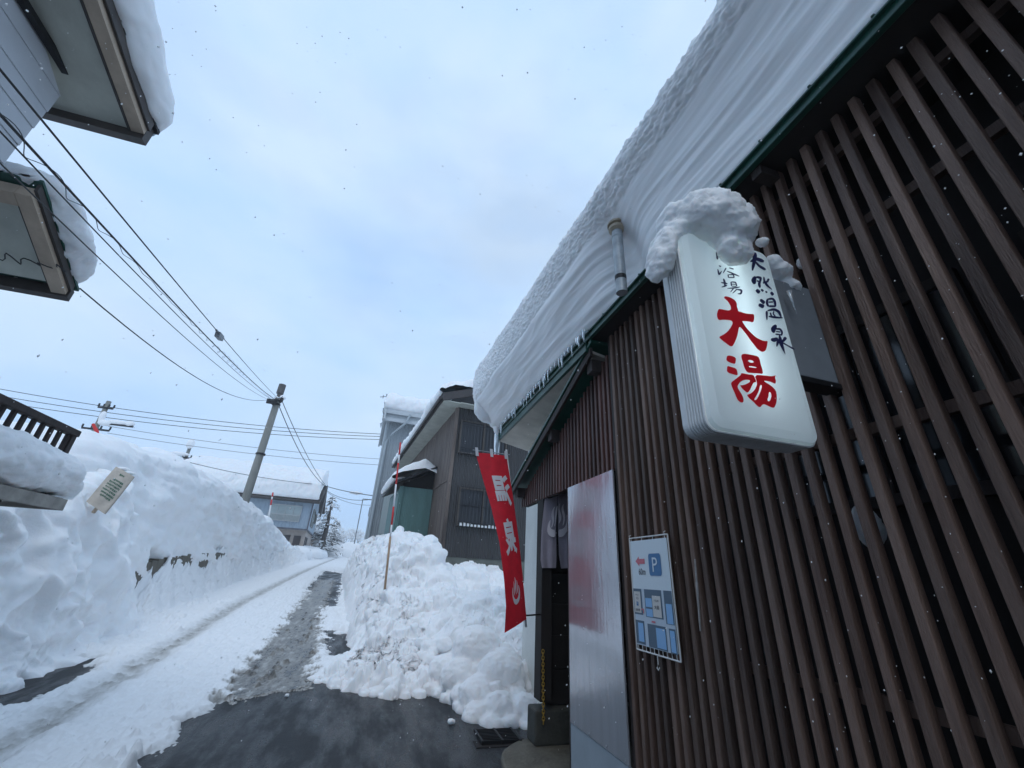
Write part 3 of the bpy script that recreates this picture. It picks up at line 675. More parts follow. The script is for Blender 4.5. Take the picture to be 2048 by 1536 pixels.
m = MB(); a = at(1389, 1118, x=FX-0.006); c = at(1400, 1262, x=FX-0.006)
for i in range(9):
    f0, f1 = i/9, (i+1)/9; p_0 = a*(1-f0)+c*f0; p_1 = a*(1-f1)+c*f1; w_ = 0.006+0.008*math.sin(math.pi*(f0+f1)/2)*rnd.uniform(0.6, 1.2)
    m.hexa([p_0+[0, -w_/2, 0], p_0+[0.006, -w_/2, 0], p_0+[0.006, w_/2, 0], p_0+[0, w_/2, 0], p_1+[0, -w_/2, 0], p_1+[0.006, -w_/2, 0], p_1+[0.006, w_/2, 0], p_1+[0, w_/2, 0]])
m.build('worn_patch', mat('bare_wood', (0.33, 0.30, 0.28), 0.8, var=0.3, vscale=20), bath)
# ------------------------------------------------------------------ lit sign box
SY = 1.05
sg = thing('hanging_sign', 'white backlit box sign with red and navy brush characters on the slats', 'sign', (1.25, SY, 2.0))
def sub(o, root):                              # keep world coordinates under a placed root
    o.matrix_parent_inverse = root.matrix_basis.inverted() if False else Matrix.Translation(-Vector(root.location)) if root.rotation_euler.z == 0 else (Matrix.Translation(root.location) @ Matrix.Rotation(root.rotation_euler.z, 4, 'Z')).inverted()
    return o
SX0, SX1, SZ0, SZ1 = 1.010, 1.492, 1.985, 2.90
def rrect(x0, x1, z0, z1, r, y, n=6):
    o = []
    for cx, cz, a0 in ((x1-r, z1-r, 0), (x0+r, z1-r, 90), (x0+r, z0+r, 180), (x1-r, z0+r, 270)):
        for i in range(n+1):
            a = math.radians(a0+90*i/n); o.append((cx+r*math.cos(a), y, cz+r*math.sin(a)))
    return o
def ring(m, A, B, mi=0):
    n = len(A); m.add(list(A)+list(B), [(i, (i+1) % n, n+(i+1) % n, n+i) for i in range(n)], mi)
FACE = mat('sign_acrylic', (0.82, 0.86, 0.875), 0.25, spec=0.5)
t_ = FACE.node_tree; b_ = t_.nodes['Principled BSDF']
tr_ = N(t_, 'ShaderNodeBsdfTranslucent'); tr_.inputs[0].default_value = (0.84, 0.95, 1.0, 1)
mxs = N(t_, 'ShaderNodeMixShader'); mxs.inputs[0].default_value = 0.42
out_ = [x for x in t_.nodes if x.type == 'OUTPUT_MATERIAL'][0]
t_.links.new(b_.outputs[0], mxs.inputs[1]); t_.links.new(tr_.outputs[0], mxs.inputs[2]); t_.links.new(mxs.outputs[0], out_.inputs[0])
m = MB(); A = rrect(SX0, SX1, SZ0, SZ1, 0.045, SY+0.022); B = rrect(SX0+0.006, SX1-0.006, SZ0+0.006, SZ1-0.006, 0.042, SY+0.008)
C_ = rrect(SX0+0.035, SX1-0.035, SZ0+0.035, SZ1-0.035, 0.03, SY+0.0)
ring(m, A, B); ring(m, B, C_); m.add(C_, [tuple(range(len(C_)))])
sub(m.build('sign_face', FACE, sg), sg)
ALU = mat('aluminium_rib', (0.74, 0.75, 0.75), 0.5, metal=0.1, var=0.08, vscale=8)
m = MB(); nr = 7; prev = rrect(SX0-0.002, SX1+0.002, SZ0-0.002, SZ1+0.002, 0.047, SY+0.023)
for i in range(nr):
    y0 = SY+0.023+i*0.0140
    for off, yy_ in ((-0.006, y0+0.002), (-0.006, y0+0.0075), (0.004, y0+0.0095), (0.004, y0+0.0140)):
        cur = rrect(SX0+off, SX1-off, SZ0+off, SZ1-off, 0.047, yy_); ring(m, prev, cur); prev = cur
cur = rrect(SX0+0.004, SX1-0.004, SZ0+0.004, SZ1-0.004, 0.047, SY+0.150); ring(m, prev, cur); prev = cur
m.add(prev, [tuple(range(len(prev)))])
sub(m.build('sign_case', ALU, sg), sg)
m = MB(); m.tube([(1.27, SY+0.06, 2.12), (1.27, SY+0.06, 2.80)], 0.014, 10)
sub(m.build('fluorescent_tube', mat('lamp_tube', (0.8, 0.8, 0.8), 0.5, emit=(0.84, 0.97, 1.0, 4.5)), sg), sg)
m = MB(); m.box((SX1-0.02, SY+0.045, 2.30), (FX+0.03, SY+0.10, 2.80)); sub(m.build('mounting_box', mat('mount_grey', (0.20, 0.215, 0.23), 0.5, var=0.15), sg, bevel=0.006), sg)
m = MB(); m.box((SX1-0.0, SY+0.035, 2.27), (FX+0.06, SY+0.11, 2.296)); sub(m.build('bracket', IRON, sg, bevel=0.003), sg)
CK = 1317/240.0
def c2s(p): q = at(1400+p[0]/CK, 560+p[1]/CK, y=SY); return (q[0], q[2])
DAI = [(262,185),(285,183),(325,195),(365,215),(392,245),(400,275),(398,295),(410,325),(412,348),(440,352),(480,368),(520,375),(560,378),(580,376),(590,400),(588,430),(582,462),(565,470),(540,462),(490,455),(455,455),(470,480),(510,540),(560,590),(610,635),(650,655),(690,672),(735,672),(735,690),(728,735),(718,770),(700,788),(675,793),(650,782),(620,760),(590,720),(550,670),(510,610),(470,560),(440,525),(422,520),(415,560),(405,610),(390,655),(370,700),(352,728),(335,733),(310,722),(270,690),(235,665),(203,635),(215,620),(250,605),(290,575),(320,540),(345,500),(352,475),(345,455),(320,445),(290,443),(250,440),(200,445),(185,420),(178,385),(188,345),(200,322),(230,325),(265,332),(310,340),(330,330),(335,310),(325,280),(305,245),(280,220),(258,205)]
YU = [[[(295,832),(340,835),(385,855),(388,880),(380,925),(350,920),(310,905),(283,885),(285,855)]],
      [[(293,945),(330,955),(380,970),(400,990),(408,1040),(400,1050),(360,1040),(310,1025),(287,1005),(290,975)]],
      [[(450,820),(490,812),(560,825),(630,840),(648,870),(660,930),(678,985),(685,1035),(640,1030),(580,1025),(510,1020),(480,970),(462,900),(445,850)], [(512,885),(560,880),(590,910),(540,912)], [(528,948),(545,948),(610,958),(615,970),(560,965),(530,960)]],
      [[(445,1022),(520,1040),(580,1042),(600,1090),(612,1120),(600,1125),(580,1130),(560,1170),(540,1215),(515,1242),(490,1225),(450,1190),(432,1155),(450,1160),(490,1150),(530,1130),(545,1110),(530,1100),(490,1098),(450,1110),(420,1140),(402,1180),(430,1225),(455,1265),(472,1310),(468,1345),(450,1350),(420,1335),(400,1310),(375,1245),(345,1180),(330,1130),(365,1105),(410,1070),(440,1045)]],
      [[(590,1044),(700,1050),(770,1060),(810,1055),(825,1045),(815,1075),(828,1110),(820,1143),(800,1135),(750,1115),(690,1108),(720,1130),(770,1160),(810,1195),(835,1240),(835,1330),(820,1385),(800,1408),(760,1395),(700,1365),(680,1370),(650,1403),(620,1385),(570,1330),(530,1300),(505,1262),(540,1255),(590,1215),(616,1160),(620,1128)], [(655,1150),(675,1165),(660,1220),(625,1300),(600,1325),(585,1315),(615,1270),(640,1220)], [(750,1228),(770,1240),(778,1275),(765,1320),(745,1338),(730,1320),(745,1280)]]]
for chars in ([[DAI]], YU):
    m = MB()
    for ch in chars:
        loops = [[c2s(p) for p in smooth_loop(l, 1)] for l in ch]
        vs, fs = poly_geo(loops); m.add([(a, SY-0.003, b) for a, b, _ in vs], fs)
    sub(m.build('red_character', RED, sg), sg)
BR = 1300/220.0
def stroke(m, pts, ws, k=[0]):
    pts = np.array(pts, float); n = 5*len(pts)
    tt = np.linspace(0, len(pts)-1, n); i0 = np.arange(len(pts))
    q = np.stack([np.interp(tt, i0, pts[:, c]) for c in (0, 1)], 1)
    for _ in range(3): q[1:-1] = (q[:-2]+2*q[1:-1]+q[2:])/4
    w = np.interp(tt, np.linspace(0, len(pts)-1, len(ws)), ws)*0.66
    w = w*np.sqrt(np.clip(np.minimum(np.linspace(0.25, 4, n), np.linspace(4, 0.25, n)), 0, 1))
    d = np.gradient(q, axis=0); d /= np.linalg.norm(d, axis=1)[:, None]+1e-9
    nn = np.stack([-d[:, 1], d[:, 0]], 1); k[0] += 1
    vs = []
    for p in list(q+nn*w[:, None])+list(q-nn*w[:, None]):
        c = at(1400+p[0]/BR, 460+p[1]/BR, y=SY); vs.append((c[0], SY-0.003-0.00012*k[0], c[2]))
    m.add(vs, [(i, i+1, n+i+1, n+i) for i in range(n-1)])
for strokes in (
    [([(640, 272), (640, 350), (612, 485)], (46, 36, 22)), ([(588, 380), (660, 345), (748, 378)], (22, 30, 34)), ([(648, 380), (690, 430), (768, 474)], (18, 22, 26))],
    [([(650, 555), (625, 600), (640, 645)], (34, 44, 30)), ([(655, 560), (712, 572), (700, 625)], (22, 22, 18)), ([(660, 605), (690, 615)], (14, 12)), ([(705, 600), (690, 640), (700, 688)], (20, 24, 22)), ([(745, 560), (752, 615), (738, 640)], (16, 18, 14)), ([(736, 632), (800, 612)], (16, 20)), ([(760, 625), (785, 662), (842, 712)], (22, 20, 8)), ([(785, 590), (808, 602)], (22, 26))],
    [([(655, 712), (695, 750)], (30, 34)), ([(712, 708), (738, 733)], (18, 20)), ([(762, 732), (784, 748)], (15, 16)), ([(826, 742), (855, 778)], (24, 28))],
    [([(700, 830), (752, 874)], (26, 34)), ([(682, 888), (744, 918)], (30, 38)), ([(785, 825), (778, 870), (795, 912)], (22, 22, 20)), ([(780, 828), (845, 818), (872, 850), (880, 912)], (20, 20, 22, 24)), ([(795, 862), (855, 858)], (13, 13)), ([(795, 908), (882, 910)], (18, 18))],
    [([(775, 965), (778, 1072)], (24, 12)), ([(785, 962), (865, 945), (920, 975), (948, 1045)], (20, 22, 26, 18)), ([(815, 985), (835, 1040)], (14, 14)), ([(860, 965), (850, 1000), (880, 1035)], (13, 12, 12)), ([(795, 1030), (880, 1042), (965, 1048)], (18, 20, 12))],
    [([(885, 1132), (850, 1180), (858, 1225)], (34, 46, 26)), ([(875, 1178), (930, 1178), (955, 1215), (948, 1258)], (20, 18, 18, 18)), ([(880, 1208), (935, 1216)], (11, 11)), ([(875, 1240), (948, 1250)], (14, 14)), ([(922, 1255), (938, 1340), (990, 1478)], (22, 36, 8)), ([(820, 1302), (860, 1310), (905, 1292)], (26, 38, 30)), ([(908, 1300), (900, 1345), (888, 1388)], (26, 24, 12)), ([(998, 1278), (955, 1335)], (34, 20)), ([(955, 1340), (1010, 1372), (1098, 1422)], (16, 12, 16))],
    [([(108, 162), (172, 170)], (9, 9)), ([(152, 198), (168, 210)], (13, 15))],
    [([(178, 272), (192, 362)], (12, 20)), ([(205, 286), (268, 276)], (9, 9)), ([(222, 312), (285, 302)], (9, 9)), ([(240, 322), (246, 358)], (9, 9)), ([(245, 356), (302, 344)], (9, 10)), ([(322, 358), (342, 405), (362, 428)], (6, 9, 5))],
    [([(205, 436), (232, 448)], (10, 12)), ([(192, 478), (208, 545), (240, 498)], (12, 18, 8)), ([(292, 462), (255, 525)], (14, 8)), ([(325, 462), (380, 478)], (10, 12)), ([(298, 500), (350, 522), (445, 562)], (8, 12, 13)), ([(312, 540), (318, 580)], (11, 11)), ([(316, 545), (375, 542), (385, 580)], (10, 10, 11)), ([(318, 577), (388, 578)], (10, 10))],
    [([(258, 592), (275, 640), (272, 690)], (18, 18, 12)), ([(228, 636), (305, 652)], (12, 14)), ([(235, 692), (300, 670)], (9, 14)), ([(345, 628), (352, 680)], (12, 12)), ([(345, 630), (400, 634), (414, 682)], (11, 12, 13)), ([(352, 656), (408, 660)], (8, 8)), ([(350, 680), (412, 682)], (9, 9)), ([(302, 708), (395, 700), (450, 690)], (9, 13, 10)), ([(375, 705), (338, 752)], (12, 7)), ([(410, 722), (362, 765)], (11, 8)), ([(400, 718), (470, 728), (462, 770), (422, 772)], (12, 17, 17, 9))]):
    m = MB()
    for pts, ws in strokes: stroke(m, pts, ws)
    sub(m.build('navy_character', NAVY, sg), sg)
b = lambda u, v, y, r, ry=None, rz=None: (*at(u, v, y=y), r, ry or r, rz or r)
tag(blob('snow_heap', [b(1418, 446, 1.05, 0.165, 0.15, 0.135), b(1448, 462, 1.03, 0.14, 0.12, 0.12), b(1468, 498, 1.0, 0.085, 0.05, 0.075), b(1360, 448, 1.12, 0.10, 0.12, 0.09), b(1342, 475, 1.12, 0.05, 0.09, 0.09), b(1324, 505, 1.125, 0.040, 0.085, 0.125), b(1312, 525, 1.13, 0.030, 0.06, 0.09), b(1470, 450, 1.12, 0.11, 0.10, 0.11)], SNOW, 0.008, 0.010, 22, rough=0.65, amp2=0.010, freq2=8, smooth=9), 'rounded snow cap slumping over the top of the white box sign', 'snow')
tag(blob('snow_heap', [b(1560, 545, 1.10, 0.06, 0.05, 0.035), b(1578, 575, 1.12, 0.05, 0.05, 0.04), b(1545, 525, 1.09, 0.04, 0.04, 0.04), b(1525, 485, 1.12, 0.03, 0.03, 0.03)], SNOW, 0.007, 0.012, 18, rough=0.6), 'jagged scrap of snow on the grey mount behind the box sign', 'snow')
tag(blob('snow_clump', [(*at(1602, 527, x=1.79), 0.02, 0.02, 0.035)], SNOW, 0.006, 0.005, 30), 'small snow clump wedged between slats right of the box sign', 'snow')
tag(blob('snow_clump', [(*at(1735, 1052, x=1.85), 0.05, 0.05, 0.09)], SNOW, 0.012, 0.01, 20), 'snow clump caught behind the slats below and right of the box sign', 'snow')
m = MB(); p0 = at(1580, 590, y=1.06); m.tube([p0+[0, 0, 0.02], p0+[0.004, 0, -0.04], p0+[0.006, 0, -0.10]], [0.012, 0.005, 0.001], 7)
tag(m.build('icicle', ICE, smooth=True), 'thin icicle hanging beside the right edge of the box sign', 'icicle')

# ------------------------------------------------------------------ parking notice
NX = FX-0.035
pk = thing('parking_notice', 'white parking notice with blue P and small street map hung on the slats', 'sign', (NX, 2.5, 1.1))
NY1, NY0, NZ0, NZ1 = 2.728, 2.297, 1.118, 1.785     # left edge in the photo is the far one (larger y)
def nP(a, b_, off=0.0): return (NX-0.004-off, NY1+(NY0-NY1)*a, NZ1+(NZ0-NZ1)*b_)
PAPER = mat('white_sheet', (0.66, 0.74, 0.79), 0.4, spec=0.4)
m = MB(); m.box((NX-0.004, NY0+0.012, NZ0+0.035), (NX, NY1-0.012, NZ1-0.02)); sub(m.build('notice_sheet', PAPER, pk), pk)
m = MB(); w = 0.005
for a, c in (((NX, NY0, NZ0), (NX, NY1, NZ0)), ((NX, NY0, NZ1), (NX, NY1, NZ1)), ((NX, NY0, NZ0), (NX, NY0, NZ1)), ((NX, NY1, NZ0), (NX, NY1, NZ1))): m.tube([a, c], 0.0045, 8)
for i in range(10):
    yb = NY0+0.03+i*0.042; m.tube([(NX, yb, NZ0), (NX-0.002, yb, NZ0+0.036)], 0.002, 6)
    if i % 3 == 0: m.tube([(NX, yb, NZ1), (NX-0.002, yb, NZ1-0.022)], 0.002, 6)
for yb in (NY0+0.03, NY1-0.005): m.tube([(NX, yb, NZ1), (NX-0.004, yb, NZ1+0.015), (NX+0.01, yb, NZ1+0.022)], 0.003, 6)
yb = (NY0+NY1)/2; m.tube([(NX, yb, NZ0), (NX, yb, NZ0-0.045), (NX-0.005, yb+0.008, NZ0-0.065), (NX-0.005, yb-0.006, NZ0-0.075), (NX-0.004, yb-0.016, NZ0-0.06)], 0.003, 6)
sub(m.build('wire_frame', mat('white_wire', (0.72, 0.72, 0.70), 0.4), pk), pk)
BLUE = mat('sign_blue', (0.045, 0.17, 0.36), 0.45); LBLUE = mat('map_light_blue', (0.24, 0.46, 0.74), 0.45); SLATE = mat('map_slate', (0.075, 0.13, 0.19), 0.45); PINK = mat('arrow_pink', (0.60, 0.15, 0.19), 0.45); INK = mat('ink', (0.04, 0.045, 0.06), 0.5); CREAM = mat('map_cream', (0.62, 0.60, 0.57), 0.5); MAPW = mat('map_road', (0.52, 0.60, 0.68), 0.5)
def quad(m, a0, b0, a1, b1, off): m.add([nP(a0, b0, off), nP(a1, b0, off), nP(a1, b1, off), nP(a0, b1, off)], [(0, 1, 2, 3)])
def ntext(m, s, a, b_, h, off, bold=0.0, sx=1.0):
    vs, fs = text_geo(s, 1.0, bold); k = h*(NZ1-NZ0)/(vs[:, 1].max()-vs[:, 1].min()); c = nP(a, b_, off)
    m.add([(c[0], c[1]-x_*k*sx, c[2]+y_*k) for x_, y_, _ in vs], fs)
m = MB(); vs = rrect(0.50, 0.80, 0.16, 0.355, 0.035, 0)
rr = []
for x_, _, z_ in vs: rr.append((x_, z_))
# keep the corners round in metres
rr = [(0.50+(0.30)*((x_-0.50)/0.30), z_) for x_, z_ in rr]
m.add([nP(a, b_, 0.002) for a, b_ in rr], [tuple(range(len(rr)))[::-1]]); sub(m.build('parking_square', BLUE, pk), pk)
m = MB(); ntext(m, 'P', 0.655, 0.258, 0.125, 0.004, 0.0, 1.0); sub(m.build('parking_letter', PAPER, pk), pk)
m = MB(); m.add([nP(a, b_, 0.002) for a, b_ in ((0.15, 0.225), (0.25, 0.180), (0.25, 0.203), (0.40, 0.203), (0.40, 0.250), (0.25, 0.250), (0.25, 0.272))], [tuple(range(7))[::-1]]); sub(m.build('arrow', PINK, pk), pk)
for q in (('60m', 0.31, 0.32, 0.058, 0.002, 0.004, 0.85), ('大湯', 0.61, 0.62, 0.034, 0.005, 0.01), ('共同浴場', 0.61, 0.565, 0.017, 0.005), ('大湯', 0.13, 0.56, 0.022, 0.005), ('駐車場', 0.13, 0.66, 0.024, 0.005, 0.01), ('共同浴場', 0.13, 0.53, 0.013, 0.005)): m = MB(); ntext(m, *q); sub(m.build('notice_text', INK, pk), pk)
m2 = MB(); quad(m2, 0.03, 0.475, 0.97, 0.955, 0.001); sub(m2.build('map_ground', MAPW, pk), pk)
for q in ((0.03, 0.475, 0.25, 0.70), (0.32, 0.475, 0.74, 0.71), (0.79, 0.475, 0.97, 0.74), (0.03, 0.75, 0.26, 0.945), (0.34, 0.765, 0.77, 0.95), (0.83, 0.77, 0.97, 0.955)): m2 = MB(); quad(m2, *q, 0.002); sub(m2.build('map_block', SLATE, pk), pk)
for q in ((0.34, 0.55, 0.50, 0.625), (0.34, 0.64, 0.50, 0.705), (0.82, 0.58, 0.95, 0.735), (0.10, 0.77, 0.235, 0.925), (0.54, 0.785, 0.75, 0.94), (0.85, 0.785, 0.95, 0.945)): m2 = MB(); quad(m2, *q, 0.003); sub(m2.build('map_house', LBLUE, pk), pk)
for q in ((0.045, 0.50, 0.215, 0.685), (0.51, 0.525, 0.71, 0.70)): m2 = MB(); quad(m2, *q, 0.003); sub(m2.build('map_lot', CREAM, pk), pk)
m2 = MB(); quad(m2, 0.105, 0.59, 0.155, 0.625, 0.005); sub(m2.build('small_parking_square', BLUE, pk), pk)
m2 = MB(); ntext(m2, 'P', 0.13, 0.6075, 0.022, 0.007); sub(m2.build('small_letters', PAPER, pk), pk)
m2 = MB(); m2.add([nP(a, b_, 0.005) for a, b_ in ((0.225, 0.645), (0.285, 0.645), (0.285, 0.685), (0.265, 0.685), (0.265, 0.657), (0.225, 0.657))], [tuple(range(6))]); sub(m2.build('map_mark', PINK, pk), pk)
m2 = MB(); quad(m2, 0.46, 0.735, 0.55, 0.75, 0.005); sub(m2.build('map_mark', PINK, pk), pk)

# ------------------------------------------------------------------ red banner (seen from its back, so the print is mirrored)
fl = thing('banner_flag', 'narrow red banner with white hot spring characters on a leaning pole', 'banner', (1.5, 4.42, 0.9))
FY = 4.42
def fl_r(t): # along the pole
    u = np.interp(t, [0, 0.25, 0.5, 0.75, 1], [1013, 1026, 1037, 1046, 1053]); v = 912+(1238-912)*t
    return at(u, v, y=FY)
def fl_l(t):
    u = np.interp(t, [0, 0.15, 0.3, 0.5, 0.7, 0.85, 1], [951, 966, 982, 999, 1008, 1012, 1009]); v = 905+(1266-905)*t
    return at(u, v, y=FY-0.06-0.22*t+0.05*math.sin(t*5))
def fl_p(s, t, off=0.0):
    a = fl_r(t); c = fl_l(t); p = a*(1-s)+c*s
    bow = math.sin(math.pi*s)*(0.030*math.sin(t*6.5)+0.02)
    n = np.array([-0.25, -1.0, 0.0]); n /= np.linalg.norm(n)
    return p+n*(bow+off)
ns, nt_ = 14, 60
P = np.array([[fl_p(j/ns, i/nt_) for j in range(ns+1)] for i in range(nt_+1)])
CLOTH = mat('red_cloth', (0.74, 0.016, 0.036), 0.75, var=0.12, vscale=10, bump=0.15, bscale=120)
sub(grid_mesh('cloth', P, CLOTH, fl), fl)
def fl_put(m, vs, fs, s0, t0, w, h, mirror=True):
    """lay a glyph (centred, unit height) on the cloth; s grows to the left in the photo"""
    vs = np.array(vs, float); hh = vs[:, 1].max()-vs[:, 1].min(); ww = vs[:, 0].max()-vs[:, 0].min()
    out = []
    for a, b_, _ in vs:
        s = s0+(a/ww*w)*(1 if mirror else -1); t = t0-b_/hh*h
        out.append(fl_p(s, t, 0.006))
    m.add(out, fs)
def dense(vs, fs, n=1):
    import bmesh
    bm = bmesh.new(); V = [bm.verts.new(p) for p in vs]
    for f in fs:
        try: bm.faces.new([V[i] for i in f])
        except ValueError: pass
    for _ in range(n): bmesh.ops.subdivide_edges(bm, edges=bm.edges[:], cuts=1)
    bmesh.ops.triangulate(bm, faces=bm.faces[:])
    bm.verts.index_update(); r = [v.co[:] for v in bm.verts], [tuple(v.index for v in f.verts) for f in bm.faces]; bm.free(); return r
ONSEN = [[(-0.62, 0.30), (-0.82, 0.05), (-0.86, -0.30), (-0.60, -0.62), (-0.15, -0.76), (0.30, -0.74), (0.68, -0.55), (0.86, -0.22), (0.80, 0.10), (0.62, 0.32), (0.60, 0.18), (0.66, -0.10), (0.52, -0.32), (0.20, -0.46), (-0.15, -0.46), (-0.48, -0.34), (-0.64, -0.10), (-0.60, 0.12)],
         [(-0.30, 0.62), (-0.46, 0.38), (-0.42, 0.10), (-0.38, -0.10), (-0.50, -0.28), (-0.26, -0.10), (-0.22, 0.14), (-0.30, 0.34)],
         [(0.04, 0.86), (-0.14, 0.56), (-0.10, 0.26), (-0.02, 0.02), (-0.10, -0.28), (0.12, -0.05), (0.14, 0.22), (0.06, 0.50)],
         [(0.36, 0.64), (0.22, 0.40), (0.26, 0.12), (0.34, -0.08), (0.26, -0.30), (0.46, -0.08), (0.46, 0.14), (0.36, 0.38)]]
WPR = mat('white_print', (0.78, 0.76, 0.80), 0.7)
for ch, t0, h, w in (('温', 0.215, 0.185, 0.66), ('泉', 0.485, 0.215, 0.58)):
    m = MB(); vs, fs = text_geo(ch, 1.0, 0.035); vs, fs = dense(vs, fs, 1); fl_put(m, vs, fs, 0.40 if ch == '温' else 0.43, t0, w, h)
    sub(m.build('printed_character', WPR, fl), fl)
m = MB()
for lp in ONSEN:
    vs, fs = poly_geo([smooth_loop(lp, 2)]); vs, fs = dense(vs, fs, 1)
    out = [fl_p(0.44+a*0.24, 0.80-b_*0.105, 0.006) for a, b_, _ in vs]; m.add(out, fs)
sub(m.build('hot_spring_mark', WPR, fl), fl)
m = MB(); pt = fl_r(-0.03); pb = fl_r(1.05)+[0, 0.012, 0]
m.tube([pt+[0, 0.012, 0.02], pb], 0.011, 10); sub(m.build('pole', mat('white_pole', (0.62, 0.63, 0.64), 0.35), fl, smooth=True), fl)
m = MB(); pm = pb+[0, 0, 0.10]; m.tube([pm, [1.78, 4.60, pm[2]]], 0.008, 8); sub(m.build('pole_bracket', IRON, fl), fl)
m = MB(); m.tube([fl_r(-0.012)+[0.04, 0.01, 0], fl_l(-0.012)+[-0.03, 0, 0.0]], 0.006, 8); sub(m.build('crossbar', GALV, fl), fl)
TAPE = mat('white_tape', (0.70, 0.70, 0.74), 0.6)
for s in (0.03, 0.5, 0.97):
    m = MB(); a = fl_p(s, -0.028, 0.008); c = fl_p(s, 0.02, 0.008); e_ = (fl_p(s+0.09, -0.02, 0.008)-fl_p(s, -0.02, 0.008))*0.5
    m.add([a-e_, a+e_, c+e_, c-e_], [(0, 1, 2, 3)]); m.add([a-e_, a+e_, c+e_*0.9+[0, 0.016, 0], c-e_*0.9+[0, 0.016, 0]], [(3, 2, 1, 0)]); sub(m.build('loop_tab', TAPE, fl), fl)


# ------------------------------------------------------------------ noren curtain
NRY = 4.535
nr_ = thing('noren_curtain', 'short grey purple split curtain with pale steam mark in the entrance', 'curtain', (2.0, NRY, 1.4))
CL2 = mat('noren_cloth', (0.40, 0.36, 0.42), 0.85, var=0.25, vscale=5, bump=0.2, bscale=90, stretch=(1, 1, 0.3))
def nrp(u, v, off=0.0): return at(u, v, y=NRY-off)
L0 = [(1090, 992), (1083, 1060), (1081, 1120), (1084, 1136)]; M0 = [(1115, 983), (1112, 1060), (1113, 1110), (1112, 1136)]
M1 = [(1115, 983), (1116, 1060), (1118, 1110), (1122, 1137)]; R0 = [(1150, 970), (1152, 1060), (1154, 1120), (1156, 1135)]
def flap(A, B, ph):
    out = []
    for i in range(31):
        t = i/30*3; k = min(int(t), 2); f = t-k; row = []
        a = np.array(A[k])*(1-f)+np.array(A[k+1])*f; c = np.array(B[k])*(1-f)+np.array(B[k+1])*f
        for j in range(13):
            q = a*(1-j/12)+c*(j/12); row.append(nrp(q[0], q[1], 0.012*math.sin(j*0.9+ph)*t/3))
        out.append(row)
    return np.array(out)
for A, B, ph in ((L0, M0, 0.4), (M1, R0, 2.0)):
    sub(grid_mesh('flap', flap(A, B, ph), CL2, nr_), nr_)
CN = 7.68
STEAM = [[(318,605),(290,640),(268,720),(262,780),(280,835),(310,865),(350,878),(385,877),(384,760),(350,762),(322,750),(308,715),(312,660)],
         [(436,878),(480,875),(520,860),(560,800),(590,770),(590,540),(560,530),(556,560),(566,620),(550,690),(520,740),(480,758),(436,762)],
         [(388,393),(350,440),(328,510),(330,570),(342,620),(338,680),(322,735),(345,720),(365,660),(372,600),(366,540),(366,480)],
         [(425,380),(405,420),(388,480),(385,560),(388,630),(370,710),(385,712),(402,600),(416,500)],
         [(468,345),(442,385),(436,470),(440,560),(450,600),(440,680),(465,640),(482,590),(480,530),(458,470),(450,410)],
         [(520,358),(490,405),(482,450),(490,500),(508,570),(512,620),(498,710),(520,680),(540,600),(538,530),(520,470),(512,420)]]
m = MB()
for lp in STEAM:
    l2 = smooth_loop(lp, 1); vs, fs = poly_geo([l2]); m.add([nrp(1060+a/CN, 960+b_/CN, 0.018) for a, b_, _ in vs], fs)
sub(m.build('steam_mark', mat('pale_print', (0.85, 0.79, 0.82), 0.8), nr_), nr_)
m = MB(); m.tube([at(1088, 991, y=NRY), at(1175, 966, y=NRY)], 0.010, 8); sub(m.build('rod', WOODD, nr_), nr_)

# ------------------------------------------------------------------ chain, step, drain
YEL = mat('yellow_plastic', (0.34, 0.20, 0.015), 0.45)
m = MB(); c0 = at(1086, 1300, y=4.52); c1 = at(1087, 1448, y=4.55); nl = 22
for i in range(nl):
    c = c0+(c1-c0)*(i+0.5)/nl; L_ = (c0[2]-c1[2])/nl; pts = []
    for k in range(13):
        a = 2*math.pi*k/12; dx_ = 0.013*math.cos(a); dz_ = L_*0.68*math.sin(a)
        pts.append(c+(np.array([dx_, 0, dz_]) if i % 2 == 0 else np.array([dx_*0.5, dx_*0.8, dz_])))
    m.tube(pts, 0.0042, 6, cap=False)
tag(m.build('chain', YEL), 'yellow plastic chain hanging in the bathhouse entrance', 'chain')
m = MB(); st = [(1.32, 3.4), (1.30, 4.1), (1.36, 4.52), (1.55, 4.74), (1.72, 4.86), (2.9, 4.86), (2.9, 2.6), (1.78, 2.6), (1.6, 2.9)]
m.prism([(a, c, -0.05) for a, c in smooth_loop(st, 2)], (0, 0, 0.125)); tag(m.build('stone_step', STONE, bevel=0.02), 'worn flat stone step before the bathhouse entrance', 'step')
m = MB(); gx0, gx1, gy0, gy1 = 1.26, 1.66, 4.78, 5.12; zt = 0.085
for i in range(9): m.box((gx0+0.02, gy0+i*0.04, zt-0.03), (gx1-0.02, gy0+i*0.04+0.008, zt))
for x_ in (gx0, gx1-0.02, (gx0+gx1)/2): m.box((x_, gy0-0.01, zt-0.03), (x_+0.02, gy1, zt+0.002))
tag(m.build('drain_grate', IRON), 'dark iron drain grate beside the snow pile near the entrance step', 'grate')
m = MB(); m.box((gx0-0.06, gy0-0.06, -0.1), (gx1+0.06, gy1+0.06, 0.056)); tag(m.build('gutter_kerb', BLACK), 'black concrete drain channel under the iron grate', 'kerb')

